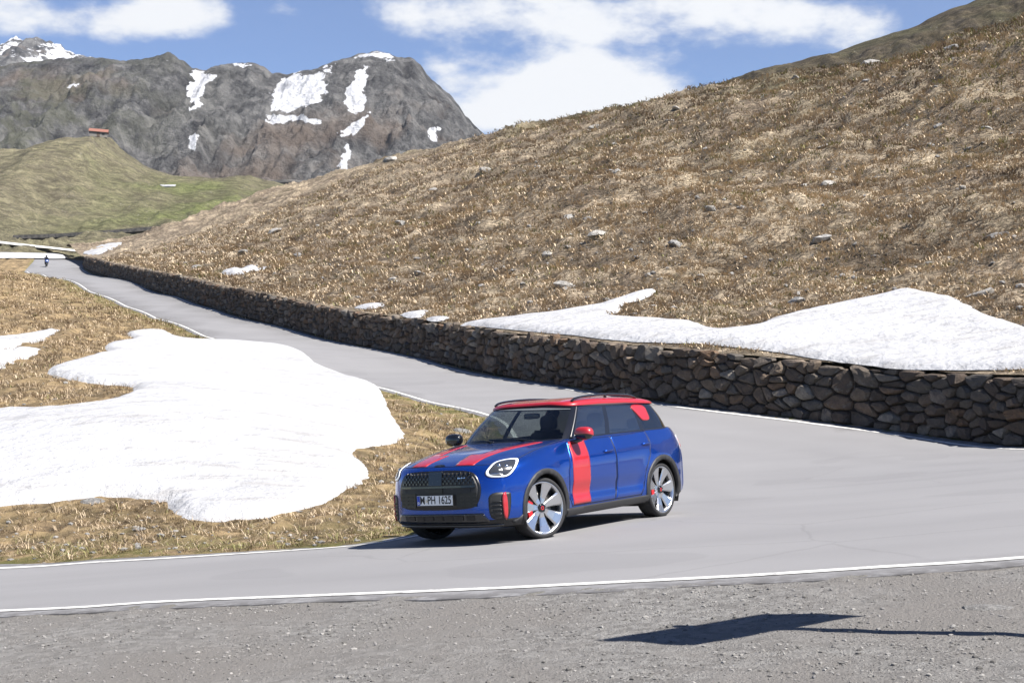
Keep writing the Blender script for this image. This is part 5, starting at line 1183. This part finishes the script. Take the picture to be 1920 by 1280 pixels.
# ------------------------------------------------------------------ motorcycle and rider far up the road
mp_ = hit(87, 500, gz_s, 120, 230); mz = float(ZS(mp_[:1], mp_[1:2])[0]); mdir = np.array([.42, -.907]); mang = math.atan2(mdir[1], mdir[0])
q_blu = M('motorcycle_blue', .3).col((.01, .09, .42)).set(Coat_Weight=1.0).m; q_clo = M('riding_suit', .75).col((.016, .02, .035)).m
moto = tag(empty('motorcycle', (mp_[0], mp_[1], mz)), 'blue motorcycle coming down the far end of the road', 'motorcycle'); moto.rotation_euler = (0, 0, mang); moto.scale = (.9, .9, .9)
def torus(name, c, R_, r_, mat, parent):
    q = np.linspace(0, 2 * np.pi, 24, endpoint=False); return tube(name, np.stack([c[0] + R_ * np.cos(q), 0 * q + c[1], c[2] + R_ * np.sin(q)], 1), r_, mat, parent, 8, True)
for x_ in (.72, -.70):
    w_ = torus('wheel', (x_, 0, .33), .27, .06, p_tr, moto); bm = bmesh.new(); bmesh.ops.create_cone(bm, cap_ends=True, segments=20, radius1=.19, radius2=.19, depth=.03, matrix=Matrix.Translation((x_, 0, .33)) @ Matrix.Rotation(math.pi / 2, 4, 'X')); bobj('rim', bm, p_dk, w_)
bm = bmesh.new(); ellipsoid(bm, (.05, 0, .62), (.48, .17, .20), .8); bobj('engine', bm, p_dk, moto, True)
bm = bmesh.new(); ellipsoid(bm, (.52, 0, .86), (.28, .26, .22), .8); bobj('fairing', bm, q_blu, moto, True)
bm = bmesh.new(); ellipsoid(bm, (.18, 0, .88), (.30, .17, .14), .8); bobj('fuel_tank', bm, q_blu, moto, True)
bm = bmesh.new(); ellipsoid(bm, (-.38, 0, .82), (.36, .14, .07), .8); bobj('seat', bm, p_int, moto, True)
bm = bmesh.new(); ellipsoid(bm, (.70, 0, 1.10), (.05, .16, .14), .8); bobj('windscreen', bm, g_dk, moto, True)
tube('handlebar', [(.42, -.36, 1.02), (.50, 0, 1.04), (.42, .36, 1.02)], .02, p_ink, moto)
for s_g in (1, -1): tube('fork', [(.72, s_g * .09, .33), (.52, s_g * .09, .95)], .028, p_sil, moto)
bm = bmesh.new(); ellipsoid(bm, (.79, 0, .88), (.03, .12, .05), .8); bobj('headlight', bm, p_wht, moto, True)
def skin_body(name, joints, edges, radii, mat, parent=None):
    me = bpy.data.meshes.new(name); me.from_pydata(joints, edges, []); o = bpy.data.objects.new(name, me); COL.objects.link(o); md = o.modifiers.new('skin', 'SKIN'); sv = me.skin_vertices[0].data
    for i, r_ in enumerate(radii): sv[i].radius = (r_, r_)
    sv[0].use_root = True; o.modifiers.new('sub', 'SUBSURF').levels = 1; bpy.context.view_layer.update(); dg = bpy.context.evaluated_depsgraph_get(); m2 = bpy.data.meshes.new_from_object(o.evaluated_get(dg)); bpy.data.objects.remove(o)
    m2.materials.append(mat); m2.polygons.foreach_set('use_smooth', [True] * len(m2.polygons)); m2.name = name; return link(bpy.data.objects.new(name, m2), parent)
J = [(-.30, 0, .96), (-.22, 0, 1.18), (-.10, 0, 1.40), (-.04, 0, 1.50), (.0, 0, 1.60)]; E_ = [(0, 1), (1, 2), (2, 3), (3, 4)]; Rr = [.17, .16, .18, .07, .09]
for s_g in (1, -1):
    b = len(J); J += [(-.08, s_g * .20, 1.40), (.14, s_g * .34, 1.18), (.38, s_g * .36, 1.06), (.46, s_g * .34, 1.04), (-.28, s_g * .13, .92), (.12, s_g * .24, .80), (-.12, s_g * .20, .42), (.05, s_g * .20, .36)]
    E_ += [(2, b), (b, b + 1), (b + 1, b + 2), (b + 2, b + 3), (0, b + 4), (b + 4, b + 5), (b + 5, b + 6), (b + 6, b + 7)]; Rr += [.085, .06, .045, .045, .11, .085, .06, .05]
rider = skin_body('person', J, E_, Rr, q_clo); rider.location = (mp_[0], mp_[1], mz); rider.rotation_euler = (0, 0, mang); rider.scale = (.9, .9, .9); tag(rider, 'motorcycle rider in dark blue suit and black helmet leaning forward', 'person')
bm = bmesh.new(); ellipsoid(bm, (.02, 0, 1.64), (.15, .125, .15), 1.0); hm = bobj('helmet', bm, p_blk, rider, True)
bm = bmesh.new(); ellipsoid(bm, (.085, 0, 1.645), (.09, .105, .055), 1.0); bobj('visor', bm, p_lens, hm, True)
# ------------------------------------------------------------------ thin mountain haze
bm = bmesh.new(); box(bm, -1350, 1350, -140, 2600, -14, 640)
mh = bpy.data.materials.new('haze'); mh.use_nodes = True; t_ = mh.node_tree; t_.nodes.clear(); o_ = t_.nodes.new('ShaderNodeOutputMaterial'); pv = t_.nodes.new('ShaderNodeVolumePrincipled')
pv.inputs['Color'].default_value = (.86, .92, 1.0, 1); pv.inputs['Density'].default_value = .00006; pv.inputs['Anisotropy'].default_value = .2; t_.links.new(pv.outputs[0], o_.inputs['Volume'])
stuff(bobj('haze', bm, mh))
